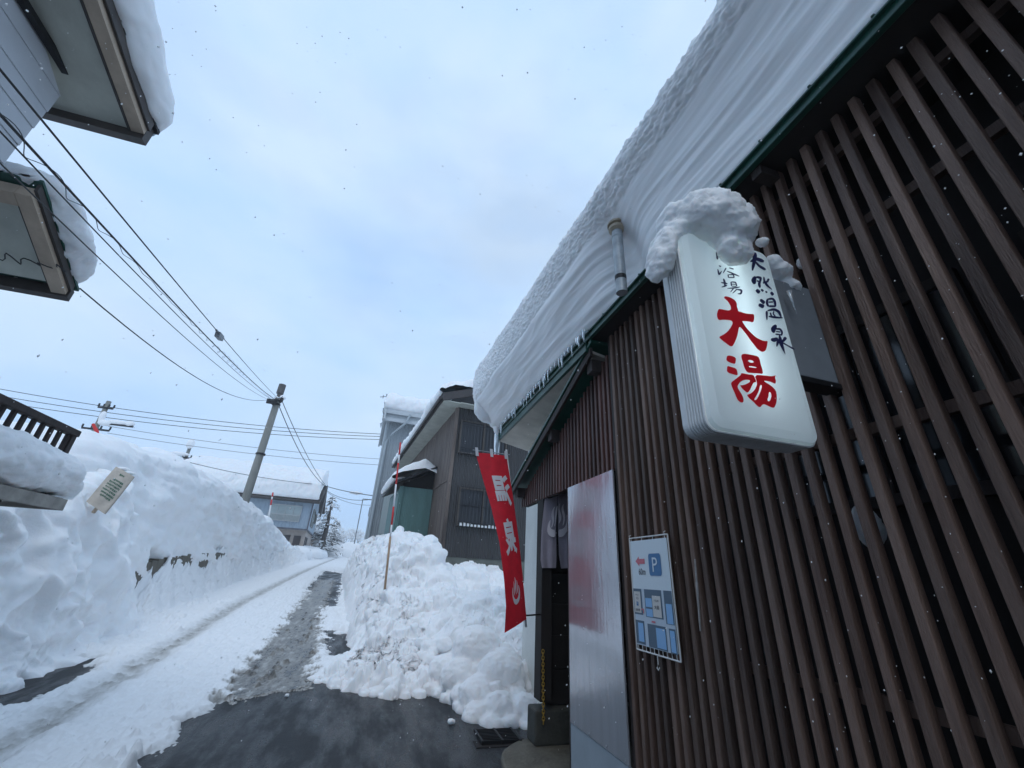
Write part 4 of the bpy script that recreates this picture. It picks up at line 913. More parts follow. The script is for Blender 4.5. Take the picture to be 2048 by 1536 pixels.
# ------------------------------------------------------------------ house at top left
SIDE = mat('pale_siding', (0.50, 0.52, 0.55), 0.55, var=0.08, vscale=2, bump=0.05)
SOFF = mat('grey_soffit', (0.50, 0.50, 0.43), 0.85, var=0.14, vscale=3, bump=0.1)
BEIGE = mat('beige_board', (0.46, 0.36, 0.27), 0.7, var=0.2, vscale=4); DKBR = mat('dark_brown_trim', (0.05, 0.04, 0.035), 0.55, var=0.3)
ha = thing('house', 'pale sided house with wide soffit at the top left corner', 'house', (-3.6, 0, 0))
def az(y): return 5.72-0.246*(y-2.8)
m = MB(); z = 0.0; wx = -3.56
while z < 7.4:
    zt = min(z+0.235, 7.5)
    def cut(zv): return 3.58 if zv < az(3.58) else max(-4.0, 2.8-(zv-5.72)/0.246)
    m.hexa([(wx-0.1, -4, z), (wx+0.010, -4, z), (wx+0.010, cut(z), z), (wx-0.1, cut(z), z), (wx-0.1, -4, zt), (wx, -4, zt), (wx, cut(zt), zt), (wx-0.1, cut(zt), zt)]); z += 0.235
m.box((wx-5, 3.47, 0), (wx-0.1, 3.57, az(3.57)-0.01))
sub(m.build('wall', SIDE, ha), ha)
m = MB(); m.box((wx+0.02, -3.5, 5.56), (wx+0.075, 3.60, 5.615)); sub(m.build('pipe', IRON, ha), ha)
m = MB(); ya, yb = -4.0, 3.80
m.hexa([(-8.5, ya, az(ya)), (-3.10, ya, az(ya)), (-3.10, yb, az(yb)), (-8.5, yb, az(yb)), (-8.5, ya, az(ya)+0.02), (-3.10, ya, az(ya)+0.02), (-3.10, yb, az(yb)+0.02), (-8.5, yb, az(yb)+0.02)]); sub(m.build('soffit', SOFF, ha), ha)
m = MB(); m.hexa([(-3.10, ya, az(ya)-0.03), (-2.985, ya, az(ya)-0.03), (-2.985, yb, az(yb)-0.03), (-3.10, yb, az(yb)-0.03), (-3.10, ya, az(ya)+0.14), (-2.985, ya, az(ya)+0.14), (-2.985, yb, az(yb)+0.14), (-3.10, yb, az(yb)+0.14)])
sub(m.build('verge_board', BEIGE, ha, bevel=0.004), ha)
m = MB(); m.box((-8.5, yb+0.002, az(yb)-0.09), (-2.985, yb+0.09, az(yb)+0.13)); m.hexa([(-2.98, ya, az(ya)+0.03), (-2.955, ya, az(ya)+0.03), (-2.955, yb, az(yb)+0.03), (-2.98, yb, az(yb)+0.03), (-2.98, ya, az(ya)+0.16), (-2.955, ya, az(ya)+0.16), (-2.955, yb, az(yb)+0.16), (-2.98, yb, az(yb)+0.16)])
m.hexa([(-3.125, ya, az(ya)-0.035), (-3.102, ya, az(ya)-0.035), (-3.102, yb, az(yb)-0.035), (-3.125, yb, az(yb)-0.035), (-3.125, ya, az(ya)-0.001), (-3.102, ya, az(ya)-0.001), (-3.102, yb, az(yb)-0.001), (-3.125, yb, az(yb)-0.001)])
sub(m.build('trim', DKBR, ha, bevel=0.004), ha)
m = MB(); m.hexa([(-8.5, ya, az(ya)+0.145), (-2.95, ya, az(ya)+0.145), (-2.95, yb+0.1, az(yb+0.1)+0.145), (-8.5, yb+0.1, az(yb+0.1)+0.145), (-8.5, ya, az(ya)+0.19), (-2.95, ya, az(ya)+0.19), (-2.95, yb+0.1, az(yb+0.1)+0.19), (-8.5, yb+0.1, az(yb+0.1)+0.19)]); sub(m.build('roof', IRON, ha), ha)
def verge_snow(name, label, zf, x0, ya, yb, th, over, droop, seed, xin):
    ys = np.linspace(ya, yb, 240); n = 120; P = np.zeros((len(ys), n, 3))
    sag = fbm(np.stack([ys*1.3, ys*0+seed, ys*0], 1), 3)
    for i, y in enumerate(ys):
        zb = zf(y); s = droop*(0.7+0.9*sag[i]); ov = over*(1+0.5*sag[i])
        e = math.sqrt(max(0.0, 1-((y-(yb-0.22))/0.22)**2)) if y > yb-0.22 else (math.sqrt(max(0.0, 1-((ya+0.3-y)/0.3)**2)) if y < ya+0.3 else 1.0)
        prof = [(x0-0.3, zb+0.02), (x0, zb+0.0-s*0.6), (x0+0.03, zb-s), (x0+ov*0.55, zb-s*0.35+0.04), (x0+ov, zb+0.45*th), (x0+ov*0.9, zb+0.80*th), (x0+ov*0.45, zb+th), (x0-0.25, zb+th*1.10), (xin, zb+th*1.15)]
        q = resample(prof, n); q[:, 0] = x0-0.3+(q[:, 0]-x0+0.3)*(0.55+0.45*e) if e < 1 else q[:, 0]
        P[i, :, 0] = q[:, 0]; P[i, :, 1] = y; P[i, :, 2] = zb+(q[:, 1]-zb)*(e if e < 1 else 1)
    p = P.reshape(-1, 3); d = (0.05*fbm(p*[1.6, 1.1, 1.6]+seed, 3)+0.030*np.abs(fbm(p*[4, 2.5, 4]+seed, 3))+0.014*fbm(p*[9, 7, 9]+seed, 4, 0.55)).reshape(len(ys), n)
    P = displace(P, d, flip=True)
    o = grid_mesh(name, P, SNOWS); return tag(o, label, 'snow')
verge_snow('roof_snow', 'hanging snow drape along the roof edge of the top left pale house', lambda y: az(y)+0.15, -2.96, -3.8, 3.92, 0.40, 0.15, 0.10, 3.1, -6)
# lower roof at left
hb = thing('porch_canopy', 'small sloping canopy roof with pale boarded underside at the left edge', 'canopy', (-4, 4.4, 3.9))
B0, B1 = 3.96, 4.84
def bz(y): return 4.47-0.56*(y-3.98)
def slab(m, x0, x1, y0, y1, f, lo, hi): m.hexa([(x0, y0, f(y0)+lo), (x1, y0, f(y0)+lo), (x1, y1, f(y1)+lo), (x0, y1, f(y1)+lo), (x0, y0, f(y0)+hi), (x1, y0, f(y0)+hi), (x1, y1, f(y1)+hi), (x0, y1, f(y1)+hi)])
m = MB(); slab(m, -5.6, -3.72, B0+0.11, B1-0.08, bz, 0.03, 0.05); sub(m.build('soffit', SOFF, hb), hb)
m = MB(); slab(m, -3.72, -3.59, B0, B1, bz, 0.0, 0.10); slab(m, -5.6, -3.722, B0, B0+0.11, bz, 0.0, 0.10); sub(m.build('border_board', BEIGE, hb, bevel=0.004), hb)
m = MB(); slab(m, -5.6, -3.57, B1+0.002, B1+0.05, bz, -0.02, 0.10); slab(m, -3.588, -3.56, B0-0.02, B1, bz, 0.05, 0.13); slab(m, -3.735, -3.722, B0+0.112, B1-0.08, bz, 0.01, 0.03); sub(m.build('trim', DKBR, hb), hb)
m = MB(); slab(m, -5.6, -3.55, B0-0.04, B1+0.06, bz, 0.132, 0.16); sub(m.build('roof_sheet', GREEN, hb), hb)
m = MB(); m.box((-5.6, B0+0.2, 0), (-4.35, B1-0.35, 4.2)); sub(m.build('wall', SIDE, hb), hb)
verge_snow('roof_snow', 'smooth snow cushion on the small canopy roof at the left edge', lambda y: bz(y)+0.14, -3.56, B0-0.06, B1+0.06, 0.30, 0.14, 0.03, 9.7, -5.6)
m = MB(); cw = []
for i in range(30): cw.append((-4.2+0.7*i/29, 4.55+0.05*math.sin(i*1.1), bz(4.55)-0.02+0.02*math.sin(i*0.8)))
m.tube(cw, 0.006, 6); tag(m.build('loose_cable', RUBBER), 'tangled black cable under the small canopy roof at the left edge', 'cable')

# deck with railing
dk = thing('wooden_deck', 'raised wooden deck with dark railing at the left edge', 'deck', (-3.6, 5, 0))
m = MB(); m.box((-5.5, 2.0, 1.98), (-3.42, 6.0, 2.06)); m.box((-3.44, 2.0, 1.93), (-3.39, 6.03, 2.05)); m.box((-5.5, 6.0, 1.93), (-3.44, 6.04, 2.05)); sub(m.build('platform', mat('weathered_board', (0.30, 0.28, 0.25), 0.8, var=0.3, vscale=5), dk, bevel=0.006), dk)
m = MB(); m.box((-3.63, 2.0, 2.74), (-3.53, 5.95, 2.81)); sub(m.build('top_rail', WOODD, dk, bevel=0.006), dk)
m = MB(); y = 2.05
while y < 5.95: m.box((-3.60, y, 2.06), (-3.565, y+0.04, 2.74)); y += 0.135
m.box((-3.61, 5.87, 2.06), (-3.545, 5.94, 2.74)); sub(m.build('baluster', WOODD, dk, bevel=0.004), dk)
for ya in (5.6, 3.0): m = MB().bar((-3.75, ya, 0.5), (-3.75, ya, 1.98), 0.09); sub(m.build('leg', WOODD, dk), dk)
def deck_snow():
    ys = np.linspace(2.0, 6.12, 220); n = 130; P = np.zeros((len(ys), n, 3))
    for i, y in enumerate(ys):
        e = math.sqrt(max(0, 1-((y-5.82)/0.30)**2)) if y > 5.82 else 1
        zt = 2.05+0.50*(0.35+0.65*e); ex = -3.36+0.05*math.sin(y*1.3)-0.12*(1-e)
        prof = [(-3.6, 2.07), (-3.42, 2.06), (ex-0.02, 2.10), (ex+0.05, 2.05+0.22*(0.4+0.6*e)), (ex+0.01, 2.05+0.36*(0.4+0.6*e)), (ex-0.12, zt-0.02), (-3.8, zt+0.03), (-5.5, zt+0.1)]
        q = resample(prof, n); P[i, :, 0] = q[:, 0]; P[i, :, 1] = y; P[i, :, 2] = q[:, 1]
    P[-1, :, 2] = np.minimum(P[-1, :, 2], 2.06)
    p = P.reshape(-1, 3); d = (0.06*fbm(p*2.2+7, 3)+0.022*fbm(p*[7, 7, 10], 4, 0.6)).reshape(len(ys), n); d[-1] = 0
    return tag(grid_mesh('deck_snow', displace(P, d, flip=True), SNOW), 'deep snow load lying on the wooden deck at left', 'snow')
deck_snow()

# feed bag on a stake
bgp = [at(232, 933, y=7.95), at(268, 953, y=7.90), at(209, 1028, y=7.72), at(172, 1003, y=7.75)]
bag = thing('paper_bag', 'tilted brown paper bag with faded green print stuck on a stake', 'bag', tuple(bgp[3]))
def bp_(a, b_, off=0): 
    p = (bgp[0]*(1-a)+bgp[1]*a)*(1-b_)+(bgp[3]*(1-a)+bgp[2]*a)*b_
    return p+np.array([0.25, -0.95, 0.1])*(0.035*math.sin(math.pi*a)**2*(1-0.5*abs(b_-0.5))+0.008*math.sin(9*a+5*b_)+off)
KRAFT = mat('kraft_paper', (0.52, 0.46, 0.39), 0.7, var=0.15, vscale=9, bump=0.3, bscale=40)
P = np.array([[bp_(j/14, i/24) for j in range(15)] for i in range(25)]); sub(grid_mesh('sack', P, KRAFT, bag), bag)
P2 = P+np.array([-0.02, 0.07, 0]); sub(grid_mesh('back_sheet', P2[:, ::-1], KRAFT, bag), bag)
gr = random.Random(2); GRN = mat('faded_green', (0.03, 0.13, 0.075), 0.7)
for r_, (a0, a1) in enumerate(((0.42, 0.62), (0.30, 0.85), (0.22, 0.88), (0.20, 0.86), (0.22, 0.82), (0.18, 0.80), (0.22, 0.84), (0.30, 0.80))):
    m = MB(); b0 = 0.10 if r_ == 0 else 0.26+0.072*(r_-1); a = a0
    while a < a1:
        w_ = gr.uniform(0.02, 0.06); hh_ = gr.uniform(0.030, 0.048)
        m.add([bp_(a, b0, 0.006), bp_(a+w_, b0, 0.006), bp_(a+w_, b0+hh_, 0.006), bp_(a, b0+hh_, 0.006)], [(0, 1, 2, 3)]); a += w_+gr.uniform(0.012, 0.03)
    sub(m.build('green_print', GRN, bag), bag)
m = MB(); c = (bgp[0]+bgp[1])/2; d_ = (bgp[2]+bgp[3])/2; m.bar(c+[0, 0.04, -0.02], d_+(d_-c)*0.12+[0, 0.04, 0], 0.035); sub(m.build('stake', BEIGE, bag), bag)
tag(blob('bag_snow', [(*(bgp[0]*0.7+bgp[1]*0.3+[0, 0.03, 0.015]), 0.09, 0.05, 0.03), (*(bgp[0]*0.3+bgp[1]*0.7+[0, 0.03, 0.01]), 0.09, 0.05, 0.025)], SNOW, 0.012, 0.008, 20), 'thin strip of snow on the top edge of the paper bag', 'snow')

# ------------------------------------------------------------------ snow marker poles
def marker(name, label, p0, p1, bands, r=0.016, wood=0.0):
    t = thing(name, label, 'marker pole', tuple(p0), group='red and white snow marker poles'); p0 = np.array(p0); p1 = np.array(p1)
    WHT = bpy.data.materials.get('marker_white') or mat('marker_white', (0.72, 0.72, 0.72), 0.5)
    MR = bpy.data.materials.get('marker_red') or mat('marker_red', (0.60, 0.02, 0.02), 0.5)
    BM = bpy.data.materials.get('bamboo') or mat('bamboo', (0.36, 0.24, 0.15), 0.6, var=0.25, vscale=8)
    if wood:
        m = MB(); m.tube([p0, p0+(p1-p0)*wood], r*1.25, 10); sub(m.build('bamboo_shaft', BM, t, smooth=True), t)
    k = wood
    for f, c in bands:
        m = MB(); m.tube([p0+(p1-p0)*k, p0+(p1-p0)*f], r, 10, cap=True); sub(m.build('red_band' if c else 'white_band', MR if c else WHT, t, smooth=True), t); k = f
    return t
pb_, pt_ = at(768, 1192, y=9.45), at(801, 885, y=9.45)
marker('snow_marker', 'red and white banded marker pole stuck in the right hand snow heap', pb_+(pb_-pt_)*0.08, pt_, [(0.47, 0), (0.58, 1), (0.72, 0), (0.86, 1), (0.915, 0), (1.0, 1)], 0.019, 0.40)
marker('snow_marker', 'slim red and white marker pole behind the far left snow wall by the blue house', at(536, 1042, y=33), at(546, 985, y=33), [(0.55, 0), (0.75, 1), (0.85, 0), (1.0, 1)], 0.05)
q0 = at(199, 905, y=10.5); q1 = at(195, 878, y=10.5); q2 = at(186, 848, y=10.5)
t = thing('snow_marker', 'bent red tipped marker pole half buried on the left snow wall top', 'marker pole', tuple(q0), group='red and white snow marker poles')
m = MB(); m.tube([q0+[0.03, 0, -1.2], q0, q0*0.4+q1*0.6], 0.03, 8); sub(m.build('white_band', bpy.data.materials['marker_white'], t), t)
m = MB(); m.tube([q0*0.4+q1*0.6, q1, q1*0.5+q2*0.5+[0.03, 0, 0], q2], [0.028, 0.030, 0.034, 0.026], 8); sub(m.build('red_band', bpy.data.materials['marker_red'], t), t)

# ------------------------------------------------------------------ dark neighbour house
YW = math.radians(5.5)
rh = thing('house', 'dark brown metal clad house with barred windows behind the snow heap', 'house', (1.87, 13.0, 0), YW)
CORR = ribbed('dark_corrugated', (0.030, 0.028, 0.028), 0.075, 0.8, 'X', 0.5, var=0.3, col2=(0.055, 0.052, 0.052))
WEATH = mat('weathered_planks', (0.045, 0.034, 0.030), 0.8, vscale=2.4, bump=0.4, bscale=25, stretch=(1, 4, 0.22), col2=(0.21, 0.165, 0.14))
m = MB(); m.box((0.0, 0.0, 1.95), (7.4, 0.12, 6.62)); m.prism([(0, 0.0, 6.62), (7.4, 0, 6.62), (3.7, 0, 8.0)], (0, 0.12, 0)); m.build('gable_wall', CORR, rh)
m = MB(); m.box((0.02, 0.02, 0.3), (7.38, 0.14, 1.95)); m.build('foundation', mat('stained_concrete', (0.13, 0.14, 0.125), 0.85, var=0.3, vscale=2), rh)
m = MB()
for i in range(44):
    j = rnd.uniform(0, 0.012); y0 = 0.12+i*0.235
    m.box((0.0-j, y0, 0.3), (0.1, y0+0.228, 4.18)); m.box((0.0-j, y0, 4.24), (0.1, y0+0.228, 6.62))
m.box((-0.03, 0.12, 4.18), (0.1, 10.4, 4.24)); m.box((-0.05, -0.03, 0.3), (0.06, 0.10, 6.62)); m.build('plank_wall', WEATH, rh, bevel=0.006, seg=1)
m = MB(); m.box((-0.58, -0.42, 6.60), (0.0, 10.5, 6.64)); m.box((0.0, -0.42, 6.63), (7.4, 0.0, 6.66)); m.build('soffit', mat('speckled_soffit', (0.42, 0.43, 0.38), 0.85, var=0.15, vscale=3), rh)
m = MB(); m.box((-0.64, -0.45, 6.60), (-0.585, 10.55, 6.80)); m.prism([(-0.64, -0.47, 6.58), (-0.64, -0.47, 6.84), (3.7, -0.47, 8.42), (8.0, -0.47, 6.84), (8.0, -0.47, 6.58), (3.7, -0.47, 8.12)], (0, 0.05, 0)); m.tube([(-0.70, -0.40, 6.68), (-0.70, 10.5, 6.66)], 0.055, 10); m.build('fascia', mat('brown_fascia', (0.045, 0.037, 0.035), 0.5, var=0.2), rh)
m = MB(); m.prism([(-0.66, -0.45, 6.81), (3.7, -0.45, 8.43), (3.7, -0.45, 8.48), (-0.66, -0.45, 6.86)], (0, 11, 0)); m.prism([(3.7, -0.45, 8.43), (8.1, -0.45, 6.81), (8.1, -0.45, 6.86), (3.7, -0.45, 8.48)], (0, 11, 0)); m.build('roof', IRON, rh)
FRM = mat('bronze_frame', (0.10, 0.085, 0.075), 0.45, metal=0.4); PANE = mat('window_pane', (0.018, 0.020, 0.026), 0.12, spec=0.6)
for (x0, x1, z0, z1, hb_) in ((0.16, 1.85, 5.05, 6.20, 0), (0.34, 1.95, 2.82, 3.98, 1)):
    m = MB()
    for a, c in (((x0, -0.06, z0), (x1, 0.0, z0+0.05)), ((x0, -0.06, z1-0.05), (x1, 0.0, z1)), ((x0, -0.06, z0+0.05), (x0+0.05, 0, z1-0.05)), ((x1-0.05, -0.06, z0+0.05), (x1, 0, z1-0.05)), (((x0+x1)/2-0.03, -0.055, z0+0.05), ((x0+x1)/2+0.03, 0, z1-0.05))): m.box(a, c)
    wn = m.build('window', FRM, rh)
    m = MB(); m.box((x0+0.04, -0.02, z0+0.04), (x1-0.04, -0.008, z1-0.04)); m.build('pane', PANE, wn)
    m = MB(); x_ = x0+0.06
    while x_ < x1: m.box((x_, -0.15, z0-0.04), (x_+0.014, -0.136, z1+0.02)); x_ += 0.115
    for z_ in ((z0-0.02, z0+0.16, z1-0.18, z1) if not hb_ else (z0-0.02, z0+0.10, z0+0.6, z1-0.12, z1)): m.box((x0, -0.152, z_), (x1, -0.134, z_+0.016))
    m.build('grille', IRON, wn)
    m = MB(); x_ = x0+0.065; k = 0
    while x_ < x1-0.08:
        if hb_: m.box((x_+0.018, -0.13, z0-0.01), (x_+0.10, -0.045, z0+0.085+rnd.uniform(-0.02, 0.015))); 
        x_ += 0.115
    if hb_: m.build('sill_snow', SNOW, wn, bevel=0.02)
TEAL = ribbed('teal_corrugated', (0.10, 0.19, 0.18), 0.055, 0.7, 'X', 0.5, var=0.15)
an = MB(); an.box((-1.14, 2.25, 0.2), (-0.02, 2.31, 4.20)); an.box((-1.14, 2.31, 0.2), (-1.08, 5.2, 4.20)); an.box((-1.2, 2.20, 0.2), (-1.06, 2.24, 4.20)); ann = an.build('entrance_annex', TEAL, rh)
m = MB(); m.prism([(-1.45, 2.0, 4.20), (0.0, 2.0, 4.95), (0.0, 2.0, 5.02), (-1.45, 2.0, 4.27)], (0, 3.4, 0)); m.build('annex_roof', IRON, ann)
m = MB(); m.prism([(-1.10, 2.33, 4.20), (-0.02, 2.33, 4.20), (-0.02, 2.33, 4.90), (-1.10, 2.33, 4.32)], (0, 0.04, 0)); m.build('annex_gap_shade', BLACK, ann)  # black sheet puts the shade of the gap under the annex roof into colour
m = MB(); m.box((-1.17, 3.1, 2.5), (-1.14, 3.5, 3.4)); m.build('notice_board', FRM, ann)
RHM = Matrix.Translation((1.87, 13, 0)) @ Matrix.Rotation(YW, 4, 'Z')
def rhw(x, y, z): return np.array(RHM @ Vector((x, y, z)))
def placed(P, Mx):
    s = P.shape; q = P.reshape(-1, 3); R = np.array(Mx); return (q @ R[:3, :3].T+R[:3, 3]).reshape(s)
def eave_snow(label, prof, ya, yb, Mx=Matrix(), n=90, ny=260, seed=0, a1=0.10, a2=0.03, axis='y', name='roof_snow', mate=SNOW):
    ys = np.linspace(ya, yb, ny); P = np.zeros((ny, n, 3)); q = resample(prof, n)
    for i, y in enumerate(ys):
        e = min(1.0, (y-ya)/0.3+0.35, (yb-y)/0.3+0.35); c = q[0]
        P[i, :, 0] = q[:, 0]; P[i, :, 1] = y; P[i, :, 2] = c[1]+(q[:, 1]-c[1])*(math.sin(min(e, 1)*math.pi/2))
    p = P.reshape(-1, 3); d = (a1*fbm(p*0.9+seed, 3)+a2*fbm(p*[4, 4, 4]+seed, 4, 0.55)).reshape(ny, n)
    d *= sm(0.04, 0.14, np.linspace(0, 1, n))[None, :]
    P = displace(P, d, flip=True)
    if axis == 'x': P = P[:, :, [1, 0, 2]]
    return tag(grid_mesh(name, placed(P, Mx), mate), label, 'snow')
eave_snow('ragged snow strip along the street side eave of the dark brown house', [(-0.2, 6.9), (-0.70, 6.80), (-0.80, 6.92), (-0.74, 7.18), (-0.4, 7.36), (0.6, 7.7), (3.7, 8.8), (6.0, 8.2)], -0.45, 10.75, RHM, seed=2, a1=0.12, a2=0.08)
eave_snow('snow cushion on the teal entrance annex roof', [(-1.1, 4.46), (-1.50, 4.30), (-1.56, 4.42), (-1.45, 4.66), (-0.9, 5.06), (-0.45, 5.30), (-0.1, 5.1), (0.0, 5.02)], 1.95, 5.4, RHM, n=70, ny=120, seed=4, a1=0.06, a2=0.015)

# ------------------------------------------------------------------ tall grey house behind
gh = thing('house', 'tall grey ribbed metal house with flat snow loaded roof behind the dark house', 'house', (-0.5, 27.0, 0), math.radians(2))
GREY = ribbed('grey_corrugated', (0.28, 0.31, 0.33), 0.12, 0.6, 'X', 0.5, var=0.12)
m = MB(); m.box((0, 0, 0.5), (9, 0.1, 10.4)); m.box((0, 0.1, 0.5), (0.1, 6, 10.4)); m.build('wall', GREY, gh)
m = MB(); m.box((-0.3, -0.5, 10.4), (9.3, 6.3, 10.75)); m.box((-0.3, -0.62, 10.25), (9.3, -0.5, 10.5)); m.box((-0.35, -0.75, 10.72), (9.3, -0.5, 11.0)); m.box((-0.42, -0.8, 10.3), (-0.3, 6.3, 11.0)); m.build('eave_box', mat('pale_eave', (0.46, 0.49, 0.51), 0.6, var=0.1), gh)
m = MB(); m.tube([(1.2, -0.85, 10.8), (1.0, -0.8, 10.2), (0.3, -0.25, 9.5), (0.0, -0.1, 9.0), (0.0, -0.1, 0.6)], 0.075, 8); m.build('downpipe', mat('grey_pipe', (0.36, 0.40, 0.42), 0.5), gh); m = MB(); m.tube([(-0.12, 0.0, 10.3), (-0.12, 0.0, 0.6)], 0.08, 8); m.build('downpipe', bpy.data.materials['grey_pipe'], gh)
m = MB(); m.box((0.5, -0.35, 3.4), (1.5, 0.0, 5.9)); m.build('meter_box', mat('box_grey', (0.33, 0.38, 0.38), 0.5), gh, bevel=0.02)
m = MB(); m.tube([(-0.3, 0.5, 10.9), (-0.5, 0.5, 12.5)], 0.03, 6); m.tube([(-0.9, 0.5, 12.2), (0.3, 0.5, 12.5)], 0.02, 6); m.tube([(-0.7, 0.2, 12.25), (-0.7, 0.8, 12.25)], 0.02, 6); m.tube([(-0.3, 0.2, 12.35), (-0.3, 0.8, 12.35)], 0.02, 6); m.build('antenna', IRON, gh)
GHM = Matrix.Translation((-0.5, 27, 0)) @ Matrix.Rotation(math.radians(2), 4, 'Z')
eave_snow('thick rounded snow cap on the tall grey house roof', [(0.0, 11.0), (-0.75, 10.98), (-0.95, 11.3), (-0.9, 11.9), (-0.5, 12.25), (0.6, 12.5), (3, 12.7), (6.2, 12.4)], -0.5, 9.3, GHM, n=80, ny=160, seed=6, a1=0.16, a2=0.05, axis='x')

# ------------------------------------------------------------------ blue house far left
lh = thing('house', 'blue grey two storey house with deep roof snow at the end of the lane', 'house', (-6.3, 44, 0), math.radians(3))
BLUEW = ribbed('blue_siding', (0.30, 0.37, 0.44), 0.3, 0.3, 'X', 0.55, var=0.08); BEIW = mat('beige_wall', (0.40, 0.34, 0.30), 0.7, var=0.12, vscale=1.5)
m = MB(); m.box((-11, 0, 4.55), (0, 0.15, 7.0)); m.box((-0.15, 0.15, 4.55), (0, 8, 7.0)); m.prism([(-0.15, 0.0, 7.0), (-0.15, 8, 7.0), (-0.15, 4.0, 9.0)], (0.148, 0, 0)); m.box((-11, 0.15, 4.5), (-0.15, 8, 4.56)); m.build('upper_wall', BLUEW, lh)
m = MB(); m.box((-11, 0.5, 2.0), (-0.1, 0.65, 4.5)); m.box((-0.2, 0.65, 2.0), (-0.1, 8, 4.5)); m.build('lower_wall', BEIW, lh)
m = MB(); m.box((-0.05, -0.06, 4.5), (0.05, 0.02, 7.0)); m.box((-11, -0.05, 4.48), (0.04, 0.0, 4.6)); m.box((0.0, 0.0, 4.48), (0.05, 8, 4.6)); m.build('corner_trim', mat('dark_trim', (0.10, 0.10, 0.12), 0.6), lh)
WF = mat('alu_frame', (0.42, 0.43, 0.43), 0.4); PALE = mat('curtained_glass', (0.36, 0.42, 0.42), 0.2, var=0.15, vscale=1.0)
m = MB(); x0, x1, z0, z1 = -3.55, -0.85, 5.15, 6.58
m.box((x0, -0.08, z0), (x1, 0, z0+0.07)).box((x0, -0.12, z1-0.07), (x1, 0, z1)).box((x0, -0.08, z0+0.07), (x0+0.07, 0, z1-0.07)).box((x1-0.07, -0.08, z0+0.07), (x1, 0, z1-0.07))
for i in (1, 2, 3): m.box((x0+i*(x1-x0)/4-0.025, -0.07, z0+0.07), (x0+i*(x1-x0)/4+0.025, 0, z1-0.07))
w1 = m.build('window', WF, lh); m = MB(); m.box((x0+0.05, -0.03, z0+0.05), (x1-0.05, -0.01, z1-0.05)); m.build('pane', PALE, w1)
m = MB(); x_ = x0
while x_ <= x1: m.box((x_, -0.24, z0), (x_+0.03, -0.21, z0+0.55)); x_ += 0.12
m.box((x0, -0.25, z0+0.53), (x1, -0.20, z0+0.58)); m.box((x0, -0.25, z0-0.02), (x1, -0.20, z0+0.03)); m.build('window_rail', WF, w1)
for (ya, yb, za, zb) in ((1.6, 4.4, 5.0, 6.6), (5.2, 6.6, 5.6, 6.5)):
    m = MB(); m.box((0, ya, za), (0.08, yb, za+0.08)).box((0, ya, zb-0.08), (0.08, yb, zb)).box((0, ya, za+0.08), (0.08, ya+0.08, zb-0.08)).box((0, yb-0.08, za+0.08), (0.08, yb, zb-0.08)).box((0, (ya+yb)/2-0.04, za+0.08), (0.07, (ya+yb)/2+0.04, zb-0.08))
    w2 = m.build('side_window', mat('brown_frame', (0.16, 0.15, 0.13), 0.5) if ya < 2 else bpy.data.materials['brown_frame'], lh); m = MB(); m.box((0.0, ya+0.06, za+0.06), (0.03, yb-0.06, zb-0.06)); m.build('pane', PALE, w2)
LAT = mat('dark_lattice', (0.06, 0.05, 0.05), 0.6)
for xa in (-1.9, -1.0): MB().box((xa, 0.44, 3.0), (xa+0.6, 0.5, 4.0)).build('lattice_window', LAT, lh)
for ya in (1.2, 2.6): MB().box((-0.1, ya, 2.9), (-0.04, ya+0.8, 4.0)).build('lattice_window', LAT, lh)
m = MB(); m.prism([(-11.6, -0.7, 6.95), (-11.6, 4.0, 9.25), (-11.6, 4.0, 9.35), (-11.6, -0.7, 7.08)], (12.2, 0, 0)); m.prism([(-11.6, 4.0, 9.25), (-11.6, 8.7, 6.95), (-11.6, 8.7, 7.08), (-11.6, 4.0, 9.35)], (12.2, 0, 0)); m.box((-11.6, -0.66, 6.90), (0.55, 0.0, 6.96)); m.box((0.5, 3.6, 6.2), (0.62, 4.6, 9.2)); m.build('roof', mat('roof_brown', (0.07, 0.06, 0.055), 0.6, var=0.3), lh)
LHM = Matrix.Translation((-6.3, 44, 0)) @ Matrix.Rotation(math.radians(3), 4, 'Z')
eave_snow('layered deep snow on the roof of the far blue grey house', [(0.0, 7.4), (-0.75, 7.1), (-0.95, 7.3), (-0.9, 8.1), (-0.65, 8.8), (0.4, 9.6), (2.2, 10.5), (4.0, 10.9), (6.5, 10.0), (8.7, 8.4)], -11.7, 0.45, LHM, n=110, ny=220, seed=8, a1=0.14, a2=0.06, axis='x')
# next house along, only its white roof and a strip of wall
h2 = thing('house', 'small beige house with bulging white roof beyond the blue grey house', 'house', (-7.2, 57, -0.5))
m = MB(); m.box((-6, 0, 2), (0.0, 0.15, 5.4)); m.box((-0.15, 0.15, 2), (0, 7, 5.4)); m.build('wall', BEIW, h2)
m = MB(); m.box((-0.1, 1.5, 4.0), (0.03, 2.6, 5.0)); m.build('window', GLASSD, h2)
m = MB(); m.prism([(-6, -0.5, 5.4), (0.6, -0.5, 5.4), (0.6, -0.5, 5.55), (-2.7, -0.5, 6.6), (-6, -0.5, 5.6)], (0, 8, 0)); m.build('roof', bpy.data.materials['roof_brown'], h2)
tag(blob('roof_snow', [(-9.4, 58, 6.2, 2.4, 2.0, 1.2), (-7.7, 58, 5.6, 1.2, 2.0, 0.8), (-9.4, 61, 6.4, 2.4, 2.5, 1.1), (-7.8, 61, 5.7, 1.1, 2.4, 0.7)], SNOWF, 0.14, 0.08, 1.2), 'bulging white snow load on the small beige house at the lane end', 'snow')

